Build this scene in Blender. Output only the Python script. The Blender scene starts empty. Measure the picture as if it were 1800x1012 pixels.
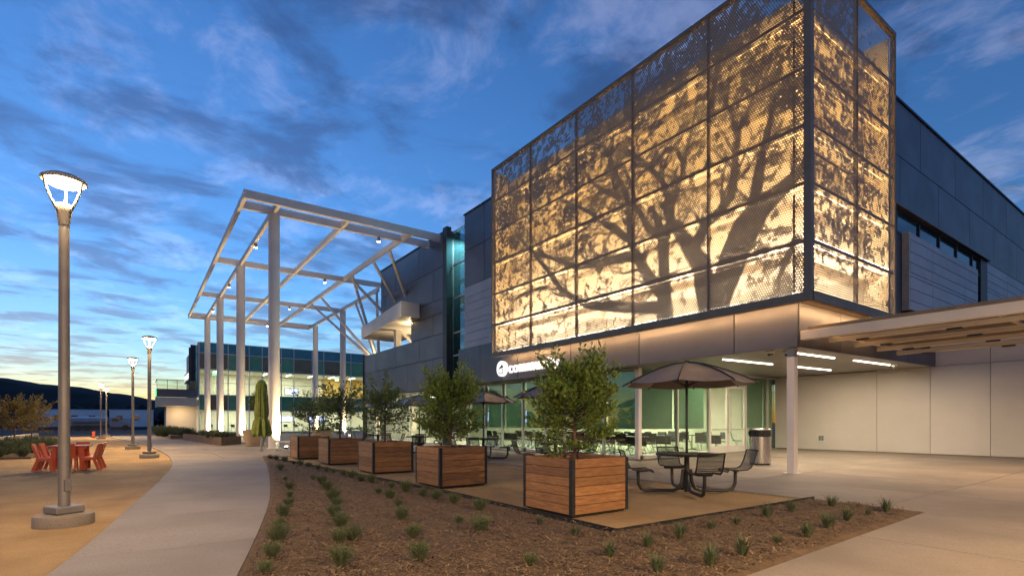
import bpy, bmesh, math, random
import numpy as np
from mathutils import Vector, Matrix, noise

random.seed(7)
sc = bpy.context.scene
COL = sc.collection
PI = math.pi

# ------------------------------------------------------------------ camera
cam_data = bpy.data.cameras.new('camera')
cam = bpy.data.objects.new('camera', cam_data)
COL.objects.link(cam)
cam.location = (0, 0, 1.35)
cam.rotation_euler = (math.radians(90), 0, math.radians(54.65))
cam_data.sensor_width = 36
cam_data.sensor_fit = 'HORIZONTAL'
cam_data.lens = 922 / 1800 * 36
cam_data.shift_y = (742 - 506) / 1800
cam_data.clip_start = 0.05
cam_data.clip_end = 6000
sc.camera = cam

# ------------------------------------------------------------------ sky, sun, exposure
EXPO = 3.1
world = bpy.data.worlds.new('World')
sc.world = world
world.use_nodes = True
wn, wl = world.node_tree.nodes, world.node_tree.links
SUN_EL, SUN_ROT = 0.6, 262


def build_sky():
    bg = wn['Background']
    sky = wn.new('ShaderNodeTexSky')
    sky.sky_type = 'NISHITA'
    sky.sun_disc = False
    sky.sun_elevation = math.radians(SUN_EL)
    sky.sun_rotation = math.radians(SUN_ROT)
    sky.ozone_density = 3.9
    sky.air_density = 1.0
    sky.dust_density = 0.03
    tc = wn.new('ShaderNodeTexCoord')
    sep = wn.new('ShaderNodeSeparateXYZ')
    wl.new(tc.outputs['Generated'], sep.inputs[0])

    def m(op, a, b=None, c=None, clamp=False):
        n = wn.new('ShaderNodeMath')
        n.operation = op
        n.use_clamp = clamp
        for i, v in enumerate((a, b, c)):
            if v is None:
                continue
            if isinstance(v, (int, float)):
                n.inputs[i].default_value = v
            else:
                wl.new(v, n.inputs[i])
        return n.outputs[0]

    zc = m('ADD', m('MAXIMUM', sep.outputs[2], 0.0), 0.05)
    px = m('DIVIDE', sep.outputs[0], zc)
    py = m('DIVIDE', sep.outputs[1], zc)
    comb = wn.new('ShaderNodeCombineXYZ')
    wl.new(px, comb.inputs[0])
    wl.new(py, comb.inputs[1])

    def layer(scale, loc, lo, hi, detail=9, rough=.58, stretch=(1, 1, 1), dist=.35):
        mp = wn.new('ShaderNodeMapping')
        mp.inputs['Location'].default_value = loc
        mp.inputs['Scale'].default_value = stretch
        wl.new(comb.outputs[0], mp.inputs['Vector'])
        n = wn.new('ShaderNodeTexNoise')
        n.inputs['Scale'].default_value = scale
        n.inputs['Detail'].default_value = detail
        n.inputs['Roughness'].default_value = rough
        n.inputs['Distortion'].default_value = dist
        wl.new(mp.outputs[0], n.inputs['Vector'])
        r = wn.new('ShaderNodeMapRange')
        r.interpolation_type = 'SMOOTHSTEP'
        r.inputs[1].default_value = lo
        r.inputs[2].default_value = hi
        wl.new(n.outputs['Fac'], r.inputs[0])
        return r.outputs[0]

    def mix(fac, a, b):
        n = wn.new('ShaderNodeMix')
        n.data_type = 'RGBA'
        if isinstance(fac, (int, float)):
            n.inputs[0].default_value = fac
        else:
            wl.new(fac, n.inputs[0])
        for sock, v in ((n.inputs[6], a), (n.inputs[7], b)):
            if isinstance(v, tuple):
                sock.default_value = (*v, 1)
            else:
                wl.new(v, sock)
        return n.outputs[2]

    # two layers of cloud at dusk: dark grey-blue bellies and paler wisps
    dark = layer(2.7, (3.1, 4.7, 0.4), .455, .64, stretch=(1.0, .8, 1))
    wisp = layer(3.1, (7.3, 2.2, 3.0), .46, .68, rough=.62, stretch=(.8, 1.05, 1))
    fade = m('MULTIPLY', m('DIVIDE', sep.outputs[2], 0.05, clamp=True), 1.0)
    k = 1.0
    # colours are relative to the dusk sky behind them, so they dim with it
    dk = wn.new('ShaderNodeMix'); dk.data_type = 'RGBA'; dk.blend_type = 'MULTIPLY'
    dk.inputs[0].default_value = 1
    wl.new(sky.outputs[0], dk.inputs[6])
    dk.inputs[7].default_value = (.74, .54, .54, 1)
    lt = wn.new('ShaderNodeMix'); lt.data_type = 'RGBA'; lt.blend_type = 'ADD'
    lt.inputs[0].default_value = 1
    wl.new(sky.outputs[0], lt.inputs[6])
    lt.inputs[7].default_value = (.36, .30, .30, 1)
    c1 = mix(m('MULTIPLY', wisp, m('MULTIPLY', fade, .48)), sky.outputs[0], lt.outputs[2])
    c2 = mix(m('MULTIPLY', dark, m('MULTIPLY', fade, .85)), c1, dk.outputs[2])
    wl.new(c2, bg.inputs['Color'])
    bg.inputs['Strength'].default_value = 0.1


build_sky()
sun_d = bpy.data.lights.new('sun', 'SUN')
sun_d.energy = 0.012          # the sun is at the horizon: only its last glow is left
sun_d.angle = math.radians(12)
sun_d.color = (1, .72, .5)
sun = bpy.data.objects.new('sun', sun_d)
COL.objects.link(sun)
sun.rotation_euler = Vector((-1, -.035, math.sin(math.radians(3)))).to_track_quat('Z', 'Y').to_euler()

vs = sc.view_settings
vs.view_transform = 'Standard'
vs.look = 'None'
vs.gamma = 1
vs.exposure = EXPO
vs.use_curve_mapping = False
sc.render.engine = 'CYCLES'
cy = sc.cycles
cy.use_denoising = True
cy.denoising_input_passes = 'RGB_ALBEDO_NORMAL'
cy.denoising_prefilter = 'NONE'
cy.use_adaptive_sampling = False
cy.max_bounces = 6
cy.diffuse_bounces = 3
cy.glossy_bounces = 3
cy.transmission_bounces = 4
cy.transparent_max_bounces = 14
cy.caustics_reflective = False
cy.caustics_refractive = False
cy.sample_clamp_indirect = 1.5
cy.sample_clamp_direct = 8

# ------------------------------------------------------------------ materials
MATS = {}


def new_mat(name):
    m = bpy.data.materials.new(name)
    m.use_nodes = True
    MATS[name] = m
    return m, m.node_tree.nodes, m.node_tree.links, m.node_tree.nodes['Principled BSDF']


def pm(name, c1, c2=None, scale=4, rough=.6, metal=0, bump=0, bscale=60, detail=6, stretch=(1, 1, 1),
       c3=None, fine=80, rvar=.08, rnd=0, island=False, transl=0, spec=.5, lo=.35, hi=.65):
    """a procedural material: two or three colours mixed by noise, fine relief, uneven gloss"""
    m, n, l, b = new_mat(name)
    c2 = c2 or tuple(v * .8 for v in c1)
    tc = n.new('ShaderNodeTexCoord')
    mp = n.new('ShaderNodeMapping')
    mp.inputs['Scale'].default_value = stretch
    l.new(tc.outputs['Object'], mp.inputs['Vector'])
    vec = mp.outputs[0]
    if rnd:
        oi = n.new('ShaderNodeObjectInfo')
        add = n.new('ShaderNodeVectorMath'); add.operation = 'ADD'
        sc_ = n.new('ShaderNodeVectorMath'); sc_.operation = 'SCALE'
        sc_.inputs[0].default_value = (37, 53, 71)
        l.new(oi.outputs['Random'], sc_.inputs['Scale'])
        l.new(vec, add.inputs[0]); l.new(sc_.outputs[0], add.inputs[1])
        vec = add.outputs[0]
    nz = n.new('ShaderNodeTexNoise')
    nz.inputs['Scale'].default_value = scale
    nz.inputs['Detail'].default_value = detail
    nz.inputs['Roughness'].default_value = .6
    l.new(vec, nz.inputs['Vector'])
    mr = n.new('ShaderNodeMapRange')
    mr.inputs[1].default_value = lo
    mr.inputs[2].default_value = hi
    l.new(nz.outputs['Fac'], mr.inputs[0])
    mx = n.new('ShaderNodeMix'); mx.data_type = 'RGBA'
    mx.inputs[6].default_value = (*c1, 1)
    mx.inputs[7].default_value = (*c2, 1)
    if island:
        g = n.new('ShaderNodeNewGeometry')
        l.new(g.outputs['Random Per Island'], mx.inputs[0])
    else:
        l.new(mr.outputs[0], mx.inputs[0])
    col = mx.outputs[2]
    if c3:
        n2 = n.new('ShaderNodeTexNoise')
        n2.inputs['Scale'].default_value = fine
        n2.inputs['Detail'].default_value = 3
        l.new(vec, n2.inputs['Vector'])
        m2 = n.new('ShaderNodeMapRange')
        m2.inputs[1].default_value = .55
        m2.inputs[2].default_value = .7
        l.new(n2.outputs['Fac'], m2.inputs[0])
        mx2 = n.new('ShaderNodeMix'); mx2.data_type = 'RGBA'
        l.new(m2.outputs[0], mx2.inputs[0])
        l.new(col, mx2.inputs[6])
        mx2.inputs[7].default_value = (*c3, 1)
        col = mx2.outputs[2]
    if rnd:
        hs = n.new('ShaderNodeHueSaturation')
        mrr = n.new('ShaderNodeMapRange')
        mrr.inputs[3].default_value = 1 - rnd
        mrr.inputs[4].default_value = 1 + rnd
        l.new(oi.outputs['Random'], mrr.inputs[0])
        l.new(mrr.outputs[0], hs.inputs['Value'])
        l.new(col, hs.inputs['Color'])
        col = hs.outputs[0]
    l.new(col, b.inputs['Base Color'])
    b.inputs['Metallic'].default_value = metal
    b.inputs['Specular IOR Level'].default_value = spec
    rr = n.new('ShaderNodeMapRange')
    rr.inputs[3].default_value = max(.03, rough - rvar)
    rr.inputs[4].default_value = min(1, rough + rvar)
    l.new(nz.outputs['Fac'], rr.inputs[0])
    l.new(rr.outputs[0], b.inputs['Roughness'])
    if bump:
        nb = n.new('ShaderNodeTexNoise')
        nb.inputs['Scale'].default_value = bscale
        nb.inputs['Detail'].default_value = 5
        nb.inputs['Roughness'].default_value = .65
        l.new(vec, nb.inputs['Vector'])
        bp = n.new('ShaderNodeBump')
        bp.inputs['Strength'].default_value = bump
        bp.inputs['Distance'].default_value = .02
        l.new(nb.outputs['Fac'], bp.inputs['Height'])
        l.new(bp.outputs[0], b.inputs['Normal'])
    if transl:
        tr = n.new('ShaderNodeBsdfTranslucent')
        l.new(col, tr.inputs['Color'])
        ms = n.new('ShaderNodeMixShader')
        ms.inputs[0].default_value = transl
        l.new(b.outputs[0], ms.inputs[1])
        l.new(tr.outputs[0], ms.inputs[2])
        l.new(ms.outputs[0], n['Material Output'].inputs['Surface'])
    return m


def emit(name, col, strength):
    m, n, l, b = new_mat(name)
    b.inputs['Base Color'].default_value = (.8, .8, .8, 1)
    b.inputs['Emission Color'].default_value = (*col, 1)
    b.inputs['Emission Strength'].default_value = strength
    m.cycles.emission_sampling = 'NONE'      # each fixture carries its own lamp
    return m


def glass(name, tint, refl=1.0, rough=.0):
    """thin architectural glass: tinted see-through plus a Fresnel mirror"""
    m, n, l, b = new_mat(name)
    n.remove(b)
    t = n.new('ShaderNodeBsdfTransparent')
    t.inputs['Color'].default_value = (*tint, 1)
    g = n.new('ShaderNodeBsdfGlossy')
    g.inputs['Roughness'].default_value = rough
    f = n.new('ShaderNodeLayerWeight')
    f.inputs['Blend'].default_value = .5
    pw = n.new('ShaderNodeMath'); pw.operation = 'POWER'
    l.new(f.outputs['Facing'], pw.inputs[0]); pw.inputs[1].default_value = 4.0
    mm = n.new('ShaderNodeMath'); mm.operation = 'MULTIPLY_ADD'; mm.use_clamp = True
    l.new(pw.outputs[0], mm.inputs[0]); mm.inputs[1].default_value = .9; mm.inputs[2].default_value = .055 * refl
    # float glass is never quite flat
    nz = n.new('ShaderNodeTexNoise'); nz.inputs['Scale'].default_value = .9
    bp = n.new('ShaderNodeBump'); bp.inputs['Strength'].default_value = .03; bp.inputs['Distance'].default_value = .1
    tc = n.new('ShaderNodeTexCoord'); l.new(tc.outputs['Object'], nz.inputs['Vector'])
    l.new(nz.outputs['Fac'], bp.inputs['Height']); l.new(bp.outputs[0], g.inputs['Normal'])
    ms = n.new('ShaderNodeMixShader')
    l.new(mm.outputs[0], ms.inputs[0]); l.new(t.outputs[0], ms.inputs[1]); l.new(g.outputs[0], ms.inputs[2])
    l.new(ms.outputs[0], n['Material Output'].inputs['Surface'])
    return m


def perforated(name, base, pitch, radius, rough=.45, metal=.3, attr=False, axes='xy_z'):
    """sheet metal drilled with rows of round holes; with attr the hole size follows two vertex attributes"""
    m, n, l, b = new_mat(name)
    b.inputs['Base Color'].default_value = (*base, 1)
    b.inputs['Roughness'].default_value = rough
    b.inputs['Metallic'].default_value = metal

    def mt(op, a, c=None):
        q = n.new('ShaderNodeMath'); q.operation = op
        for i, v in enumerate((a, c)):
            if v is None:
                continue
            if isinstance(v, (int, float)):
                q.inputs[i].default_value = v
            else:
                l.new(v, q.inputs[i])
        return q.outputs[0]
    tc = n.new('ShaderNodeTexCoord')
    sp = n.new('ShaderNodeSeparateXYZ')
    l.new(tc.outputs['Object'], sp.inputs[0])
    if axes == 'xy_z':
        s, t = mt('ADD', sp.outputs[0], sp.outputs[1]), sp.outputs[2]
    elif axes == 'x_yz':
        s, t = sp.outputs[0], mt('ADD', sp.outputs[1], sp.outputs[2])
    else:
        s, t = sp.outputs[0], sp.outputs[1]
    v = mt('DIVIDE', t, pitch)
    row = mt('FLOOR', v)
    u = mt('ADD', mt('DIVIDE', s, pitch), mt('MULTIPLY', row, .5))
    du = mt('SUBTRACT', mt('FRACT', u), .5)
    dv = mt('SUBTRACT', mt('FRACT', v), .5)
    d = mt('SQRT', mt('ADD', mt('MULTIPLY', du, du), mt('MULTIPLY', dv, dv)))
    if attr:
        a1 = n.new('ShaderNodeAttribute'); a1.attribute_name = 'open'
        a2 = n.new('ShaderNodeAttribute'); a2.attribute_name = 'leaf'
        cm = n.new('ShaderNodeCombineXYZ')
        l.new(mt('FLOOR', u), cm.inputs[0]); l.new(row, cm.inputs[1])
        wn_ = n.new('ShaderNodeTexWhiteNoise'); wn_.noise_dimensions = '2D'
        l.new(cm.outputs[0], wn_.inputs['Vector'])
        # leafy places: most holes shrink, a few stay wide and sparkle
        spark = mt('GREATER_THAN', wn_.outputs['Value'], mt('ADD', .80, mt('MULTIPLY', a2.outputs['Fac'], .13)))
        closed = mt('MULTIPLY', a2.outputs['Fac'], mt('SUBTRACT', 1.0, mt('MULTIPLY', spark, .85)))
        op = mt('MULTIPLY', a1.outputs['Fac'], mt('SUBTRACT', 1.0, closed))
        r = mt('ADD', .10, mt('MULTIPLY', op, .33))
    else:
        r = radius
    hole = mt('LESS_THAN', d, r)
    tr = n.new('ShaderNodeBsdfTransparent')
    ms = n.new('ShaderNodeMixShader')
    l.new(hole, ms.inputs[0]); l.new(b.outputs[0], ms.inputs[1]); l.new(tr.outputs[0], ms.inputs[2])
    l.new(ms.outputs[0], n['Material Output'].inputs['Surface'])
    return m


pm('concrete', (.275, .225, .175), (.19, .157, .124), scale=.55, detail=9, rough=.75, bump=.25, bscale=90, c3=(.16, .13, .10), fine=45, rnd=.06)
pm('path_concrete', (.255, .225, .20), (.19, .168, .148), scale=.55, detail=9, rough=.75, bump=.25, bscale=90, c3=(.155, .137, .12), fine=45, rnd=.06)
pm('gravel_sand', (.47, .31, .135), (.33, .205, .085), scale=.8, detail=10, rough=.95, bump=.9, bscale=110, c3=(.18, .115, .055), fine=120)
pm('mulch', (.14, .087, .044), (.082, .051, .027), scale=6, rough=.95, bump=1, bscale=45, c3=(.19, .11, .055), fine=60)
pm('mulch_chip', (.22, .145, .08), (.05, .031, .018), rough=.9, island=True)
pm('soil', (.05, .03, .02), (.09, .055, .03), scale=20, rough=.95, bump=1, bscale=50)
pm('asphalt', (.05, .052, .06), (.07, .07, .075), scale=2, rough=.85, bump=.3, bscale=120)
pm('earth', (.10, .09, .07), (.06, .06, .05), scale=.05, rough=.95)
pm('hill', (.030, .034, .036), (.012, .017, .018), scale=.02, rough=1, detail=10, spec=.1)
pm('charcoal_panel', (.12, .12, .135), (.095, .095, .11), scale=.7, rough=.42, metal=.35, bump=.03, bscale=30, rnd=.10)
pm('charcoal_dark', (.045, .042, .042), rough=.5, metal=.3)
pm('grey_siding', (.44, .44, .47), (.38, .38, .41), scale=.8, rough=.5, metal=.1, bump=.03, bscale=40, rnd=.05)
pm('cream_trim', (.62, .55, .44), rough=.55)
pm('wall_white', (.56, .515, .48), (.50, .46, .43), scale=.5, rough=.6, bump=.04, bscale=50, rnd=.02)
pm('plaster', (.62, .54, .42), (.55, .48, .37), scale=.6, rough=.8, bump=.1, bscale=60)
pm('soffit_metal', (.30, .285, .26), (.25, .235, .215), scale=.8, rough=.45, metal=.3, stretch=(1, .1, 1))
pm('steel_white', (.74, .69, .62), (.66, .615, .55), scale=.9, rough=.5, bump=.03, bscale=30)
pm('canopy_paint', (.74, .65, .50), (.66, .57, .44), scale=.8, rough=.5)
pm('deck_brown', (.31, .235, .16), (.25, .19, .125), scale=3, rough=.5, metal=.2)
pm('bronze', (.23, .175, .125), (.19, .145, .10), scale=2, rough=.5, metal=.4)
pm('black_metal', (.016, .016, .017), (.026, .026, .027), scale=12, rough=.45, metal=.2)
pm('pole_bronze', (.27, .245, .22), (.22, .20, .18), scale=4, rough=.5, metal=.4)
pm('stainless', (.62, .60, .57), (.5, .48, .46), scale=3, stretch=(8, 8, .2), rough=.27, metal=1)
pm('wood', (.37, .18, .065), (.22, .095, .033), scale=3, stretch=(1.2, 1.2, 14), rough=.55, bump=.15, bscale=14, rnd=.28, c3=(.16, .07, .028), fine=9)
pm('umbrella_metal', (.29, .24, .195), (.24, .195, .16), scale=3, rough=.34, metal=.3, bump=.05, bscale=8)
pm('red_paint', (.66, .115, .03), (.56, .09, .025), scale=5, rough=.5)
pm('red_top', (.72, .22, .13), (.62, .17, .10), scale=5, rough=.4)
pm('canvas_green', (.20, .24, .05), (.13, .165, .03), scale=6, rough=.9, bump=.2, bscale=60)
pm('bark', (.13, .085, .055), (.07, .045, .03), scale=14, stretch=(1, 1, .25), rough=.9, bump=.6, bscale=30)
pm('leaf_laurel', (.23, .31, .06), (.085, .15, .03), rough=.45, island=True, transl=.3)
pm('leaf_dark', (.18, .25, .07), (.07, .12, .035), rough=.45, island=True, transl=.25)
pm('leaf_autumn', (.24, .15, .035), (.10, .11, .03), rough=.6, island=True, transl=.3)
pm('leaf_sage', (.13, .155, .075), (.055, .075, .035), rough=.8, island=True, transl=.15)
pm('leaf_grass', (.10, .125, .06), (.055, .08, .035), rough=.7, island=True, transl=.2)
pm('corten', (.13, .075, .05), (.09, .052, .036), scale=4, rough=.8, bump=.2, bscale=40)
pm('pot', (.42, .31, .2), (.36, .26, .17), scale=3, rough=.8)
pm('interior_wall', (.72, .68, .58), (.66, .62, .53), scale=1, rough=.8)
pm('interior_floor', (.42, .40, .33), (.36, .34, .28), scale=1, rough=.35)
pm('interior_orange', (.66, .42, .12), (.56, .34, .09), scale=.6, rough=.7)
pm('furniture_dark', (.028, .03, .032), (.018, .02, .022), scale=6, rough=.5)
pm('furniture_teal', (.05, .20, .24), (.04, .15, .19), scale=6, rough=.5)
pm('shade_green', (.40, .52, .43), (.36, .47, .39), scale=2, rough=.8, transl=.5)
pm('spandrel_green', (.11, .36, .20), (.08, .28, .155), scale=1, rough=.2)
pm('spandrel_brown', (.20, .165, .095), (.155, .125, .07), scale=1, rough=.2)
pm('spandrel_teal', (.05, .27, .32), (.04, .21, .26), scale=1, rough=.25, spec=.3)
pm('mullion', (.62, .61, .58), (.55, .54, .51), scale=2, rough=.4, metal=.3)
pm('trailer_white', (.72, .76, .80), (.62, .66, .70), scale=.4, rough=.6)
pm('truck_white', (.55, .58, .62), (.48, .5, .55), scale=.6, rough=.35)
pm('dark_rubber', (.015, .015, .016), rough=.8)
pm('dark_glass', (.02, .06, .08), rough=.06, spec=1.0)
pm('light_wall', (.80, .67, .45), (.72, .60, .39), scale=.6, rough=.7)
glass('glass_green', (.72, .84, .75), 1.7)
glass('glass_clear', (.86, .93, .88), .8)
glass('glass_teal', (.42, .68, .72), 2.2)
perforated('screen_metal', (.30, .205, .115), .062, .3, rough=.55, metal=.15, attr=True)
perforated('seat_mesh', (.02, .02, .021), .015, .33, rough=.5, metal=.1, axes='x_yz')
perforated('canopy_mesh', (.34, .26, .18), .05, .26, rough=.5, metal=.2, axes='x_y')
perforated('fence_mesh', (.03, .032, .036), .09, .47, rough=.6, metal=.2)
for _i, (_c, _s) in enumerate((((1, .88, .68), 15), ((1, .86, .62), 18), ((1, .80, .44), 13), ((1, .77, .36), 9.5), ((1, .75, .31), 8), ((1, .75, .30), 8))):
    emit('led_row_%d' % _i, _c, _s * .35)
emit('under_warm', (1, .56, .24), 1)
emit('strip_white', (1, .86, .66), 2)
emit('sign_white', (1, .98, .95), .13)
emit('lamp_glow', (1, .74, .38), 4)
emit('spot_glow', (1, .82, .5), 14)
emit('screen_blue', (.12, .20, .95), .22)
emit('exit_green', (.04, 1, .25), .3)
emit('room_light', (1, .95, .82), 1.6)

# ------------------------------------------------------------------ geometry helpers
class G:
    """collects shapes and links them as ONE mesh object"""

    def __init__(self):
        self.v, self.f = [], []

    def add(self, vs_, fs):
        k = len(self.v)
        self.v += [tuple(p) for p in vs_]
        self.f += [tuple(i + k for i in q) for q in fs]
        return self

    def box(self, x0, x1, y0, y1, z0, z1):
        x0, x1 = min(x0, x1), max(x0, x1)
        y0, y1 = min(y0, y1), max(y0, y1)
        z0, z1 = min(z0, z1), max(z0, z1)
        return self.add([(x0, y0, z0), (x1, y0, z0), (x1, y1, z0), (x0, y1, z0),
                         (x0, y0, z1), (x1, y0, z1), (x1, y1, z1), (x0, y1, z1)],
                        [(3, 2, 1, 0), (4, 5, 6, 7), (0, 1, 5, 4), (1, 2, 6, 5), (2, 3, 7, 6), (3, 0, 4, 7)])

    def bar(self, p, q, w, h, up=(0, 0, 1)):
        p, q = Vector(p), Vector(q)
        d = (q - p).normalized()
        u = Vector(up)
        if abs(d.dot(u)) > .98:
            u = Vector((1, 0, 0))
        s = d.cross(u).normalized() * (w / 2)
        t = s.cross(d).normalized() * (h / 2)
        pts = [p - s - t, p + s - t, p + s + t, p - s + t, q - s - t, q + s - t, q + s + t, q - s + t]
        return self.add(pts, [(3, 2, 1, 0), (4, 5, 6, 7), (0, 1, 5, 4), (1, 2, 6, 5), (2, 3, 7, 6), (3, 0, 4, 7)])

    def tube(self, pts, r, n=8, cap=True):
        pts = [Vector(p) for p in pts]
        rs = r if isinstance(r, (list, tuple)) else [r] * len(pts)
        k = len(self.v)
        ref = None
        for i, p in enumerate(pts):
            if i == 0:
                d = pts[1] - p
            elif i == len(pts) - 1:
                d = p - pts[-2]
            else:
                d = (pts[i + 1] - p).normalized() + (p - pts[i - 1]).normalized()
            d.normalize()
            if ref is None:
                ref = Vector((0, 0, 1)) if abs(d.z) < .9 else Vector((1, 0, 0))
            a = (ref - d * ref.dot(d)).normalized()
            b = d.cross(a)
            ref = a
            for j in range(n):
                t = 2 * PI * j / n
                self.v.append(tuple(p + (a * math.cos(t) + b * math.sin(t)) * rs[i]))
        for i in range(len(pts) - 1):
            for j in range(n):
                j2 = (j + 1) % n
                self.f.append((k + i * n + j, k + i * n + j2, k + (i + 1) * n + j2, k + (i + 1) * n + j))
        if cap:
            self.f.append(tuple(k + j for j in reversed(range(n))))
            self.f.append(tuple(k + (len(pts) - 1) * n + j for j in range(n)))
        return self

    def lathe(self, prof, n=24, c=(0, 0, 0), cap=True):
        k = len(self.v)
        for r, z in prof:
            for j in range(n):
                t = 2 * PI * j / n
                self.v.append((c[0] + r * math.cos(t), c[1] + r * math.sin(t), c[2] + z))
        for i in range(len(prof) - 1):
            for j in range(n):
                j2 = (j + 1) % n
                self.f.append((k + i * n + j, k + i * n + j2, k + (i + 1) * n + j2, k + (i + 1) * n + j))
        if cap:
            self.f.append(tuple(k + j for j in reversed(range(n))))
            self.f.append(tuple(k + (len(prof) - 1) * n + j for j in range(n)))
        return self

    def prism(self, poly, z0, z1):
        k = len(poly)
        pts = [(x, y, z0) for x, y in poly] + [(x, y, z1) for x, y in poly]
        fs = [tuple(reversed(range(k))), tuple(range(k, 2 * k))]
        fs += [(i, (i + 1) % k, k + (i + 1) % k, k + i) for i in range(k)]
        return self.add(pts, fs)

    def prism_xz(self, poly, y0, y1):
        """polygon in x,z pushed along y"""
        k = len(poly)
        pts = [(x, y0, z) for x, z in poly] + [(x, y1, z) for x, z in poly]
        fs = [tuple(range(k)), tuple(reversed(range(k, 2 * k)))]
        fs += [((i + 1) % k, i, k + i, k + (i + 1) % k) for i in range(k)]
        return self.add(pts, fs)

    def build(self, name, mat, parent=None, smooth=0, bevel=0, fix=False):
        me = bpy.data.meshes.new(name)
        off = Vector((0, 0, 0))
        if parent is not None:
            off = Vector(WORLD.get(parent.name, (0, 0, 0)))
        if off.length > 0:
            me.from_pydata([(a - off.x, b - off.y, c - off.z) for a, b, c in self.v], [], self.f)
        else:
            me.from_pydata(self.v, [], self.f)
        if bevel or fix:
            bm = bmesh.new()
            bm.from_mesh(me)
            if fix:
                bmesh.ops.recalc_face_normals(bm, faces=bm.faces)
            if bevel:
                bmesh.ops.bevel(bm, geom=list(bm.edges), offset=bevel, segments=1, affect='EDGES', profile=.5)
            bm.to_mesh(me)
            bm.free()
        if smooth:
            me.shade_smooth()
            me.set_sharp_from_angle(angle=math.radians(smooth))
        if mat:
            me.materials.append(MATS[mat])
        o = bpy.data.objects.new(name, me)
        COL.objects.link(o)
        if parent is not None:
            o.parent = parent
            WORLD[o.name] = WORLD.get(parent.name, (0, 0, 0))
        return o


WORLD = {}


def tag(o, label, cat=None, group=None):
    o['label'] = label
    if cat:
        o['category'] = cat
    if group:
        o['group'] = group
    return o


def thing(name, label, cat, loc=(0, 0, 0), rz=0, group=None, local=False):
    o = bpy.data.objects.new(name, None)
    o.empty_display_size = .2
    COL.objects.link(o)
    o.location = loc
    o.rotation_euler = (0, 0, rz)
    if not local:
        WORLD[o.name] = tuple(loc)
    return tag(o, label, cat, group)


def struct(o):
    o['kind'] = 'structure'
    return o


def stuff(o, label=None):
    o['kind'] = 'stuff'
    if label:
        o['label'] = label
    return o


def dup(root, loc, rz=0, label=None, scale=None):
    r = root.copy()
    COL.objects.link(r)
    r.location = loc
    r.rotation_euler = (0, 0, rz)
    if scale:
        r.scale = (scale, scale, scale)
    if label:
        r['label'] = label
    for ch in list(root.children):
        c = ch.copy()
        COL.objects.link(c)
        c.parent = r
        for g in ch.children:
            d = g.copy()
            COL.objects.link(d)
            d.parent = c
    return r


def add_light(name, kind, loc, power, color, parent=None, size=.2, target=None, spot=None, blend=.5, sizey=None):
    d = bpy.data.lights.new(name, kind)
    d.energy = power
    d.color = color
    if kind == 'AREA':
        d.shape = 'RECTANGLE' if sizey else 'DISK'
        d.size = size
        if sizey:
            d.size_y = sizey
    else:
        d.shadow_soft_size = size
    if kind == 'SPOT':
        d.spot_size = math.radians(spot)
        d.spot_blend = blend
    o = bpy.data.objects.new(name, d)
    COL.objects.link(o)
    off = Vector(WORLD.get(parent.name, (0, 0, 0))) if parent is not None else Vector((0, 0, 0))
    o.location = Vector(loc) - off
    if target is not None:
        o.rotation_euler = (Vector(loc) - Vector(target)).to_track_quat('Z', 'Y').to_euler()
    if parent is not None:
        o.parent = parent
    return o


ORD = ['first', 'second', 'third', 'fourth', 'fifth', 'sixth', 'seventh', 'eighth', 'ninth', 'tenth', 'eleventh',
       'twelfth', 'thirteenth', 'fourteenth', 'fifteenth', 'sixteenth', 'seventeenth', 'eighteenth', 'nineteenth', 'twentieth']


def lerp_curve(pts, x):
    """y at x on a list of (x, y) sorted by falling x"""
    for (xa, ya), (xb, yb) in zip(pts, pts[1:]):
        if xb <= x <= xa:
            return ya + (yb - ya) * (xa - x) / (xa - xb)
    return pts[0][1] if x > pts[0][0] else pts[-1][1]


def smooth_curve(pts, n=6):
    """Catmull-Rom through the points"""
    out = []
    for i in range(len(pts) - 1):
        p0 = pts[max(i - 1, 0)]; p1 = pts[i]; p2 = pts[i + 1]; p3 = pts[min(i + 2, len(pts) - 1)]
        for k in range(n):
            t = k / n
            out.append(tuple(.5 * (2 * b + (c - a) * t + (2 * a - 5 * b + 4 * c - d) * t * t + (3 * b - a - 3 * c + d) * t ** 3)
                             for a, b, c, d in zip(p0, p1, p2, p3)))
    out.append(pts[-1])
    return out


# ------------------------------------------------------------------ ground, path, paving
PATH_L = smooth_curve([(6, -3.4), (2, -2.5), (-2, -1.6), (-6.13, -.68), (-11.1, -.05), (-16.0, .52), (-20.3, .86), (-25.6, .93), (-31.2, .72), (-39.7, .2), (-52, -1.2), (-66, -3.2)])
PATH_R = smooth_curve([(6, -2.4), (2, -1.3), (-2, -.25), (-5.16, .69), (-9.13, 1.67), (-12.47, 2.33), (-17.3, 3.16), (-22.3, 3.9)])
PATIO = [(-4.5, 4.76), (-8.7, 4.80), (-16, 4.36), (-22.3, 3.94)]


def yl(x): return lerp_curve(PATH_L, x)
def yr(x): return lerp_curve(PATH_R, x)
def yp(x): return lerp_curve(PATIO, x)


def plaza_z(y):
    return .012 * max(0, y - 14)


g = G()
g.add([(1500 * math.cos(2 * PI * k / 64) - 300, 1500 * math.sin(2 * PI * k / 64), -.09) for k in range(64)], [tuple(range(64))])
struct(g.build('ground', 'earth'))
# asphalt lot beyond the plaza
g = G(); g.add([(-66, -70, -.05), (-66, 90, -.05), (-180, 90, -.05), (-180, -70, -.05)], [(0, 1, 2, 3)])
struct(g.build('car_park_asphalt', 'asphalt'))
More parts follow.
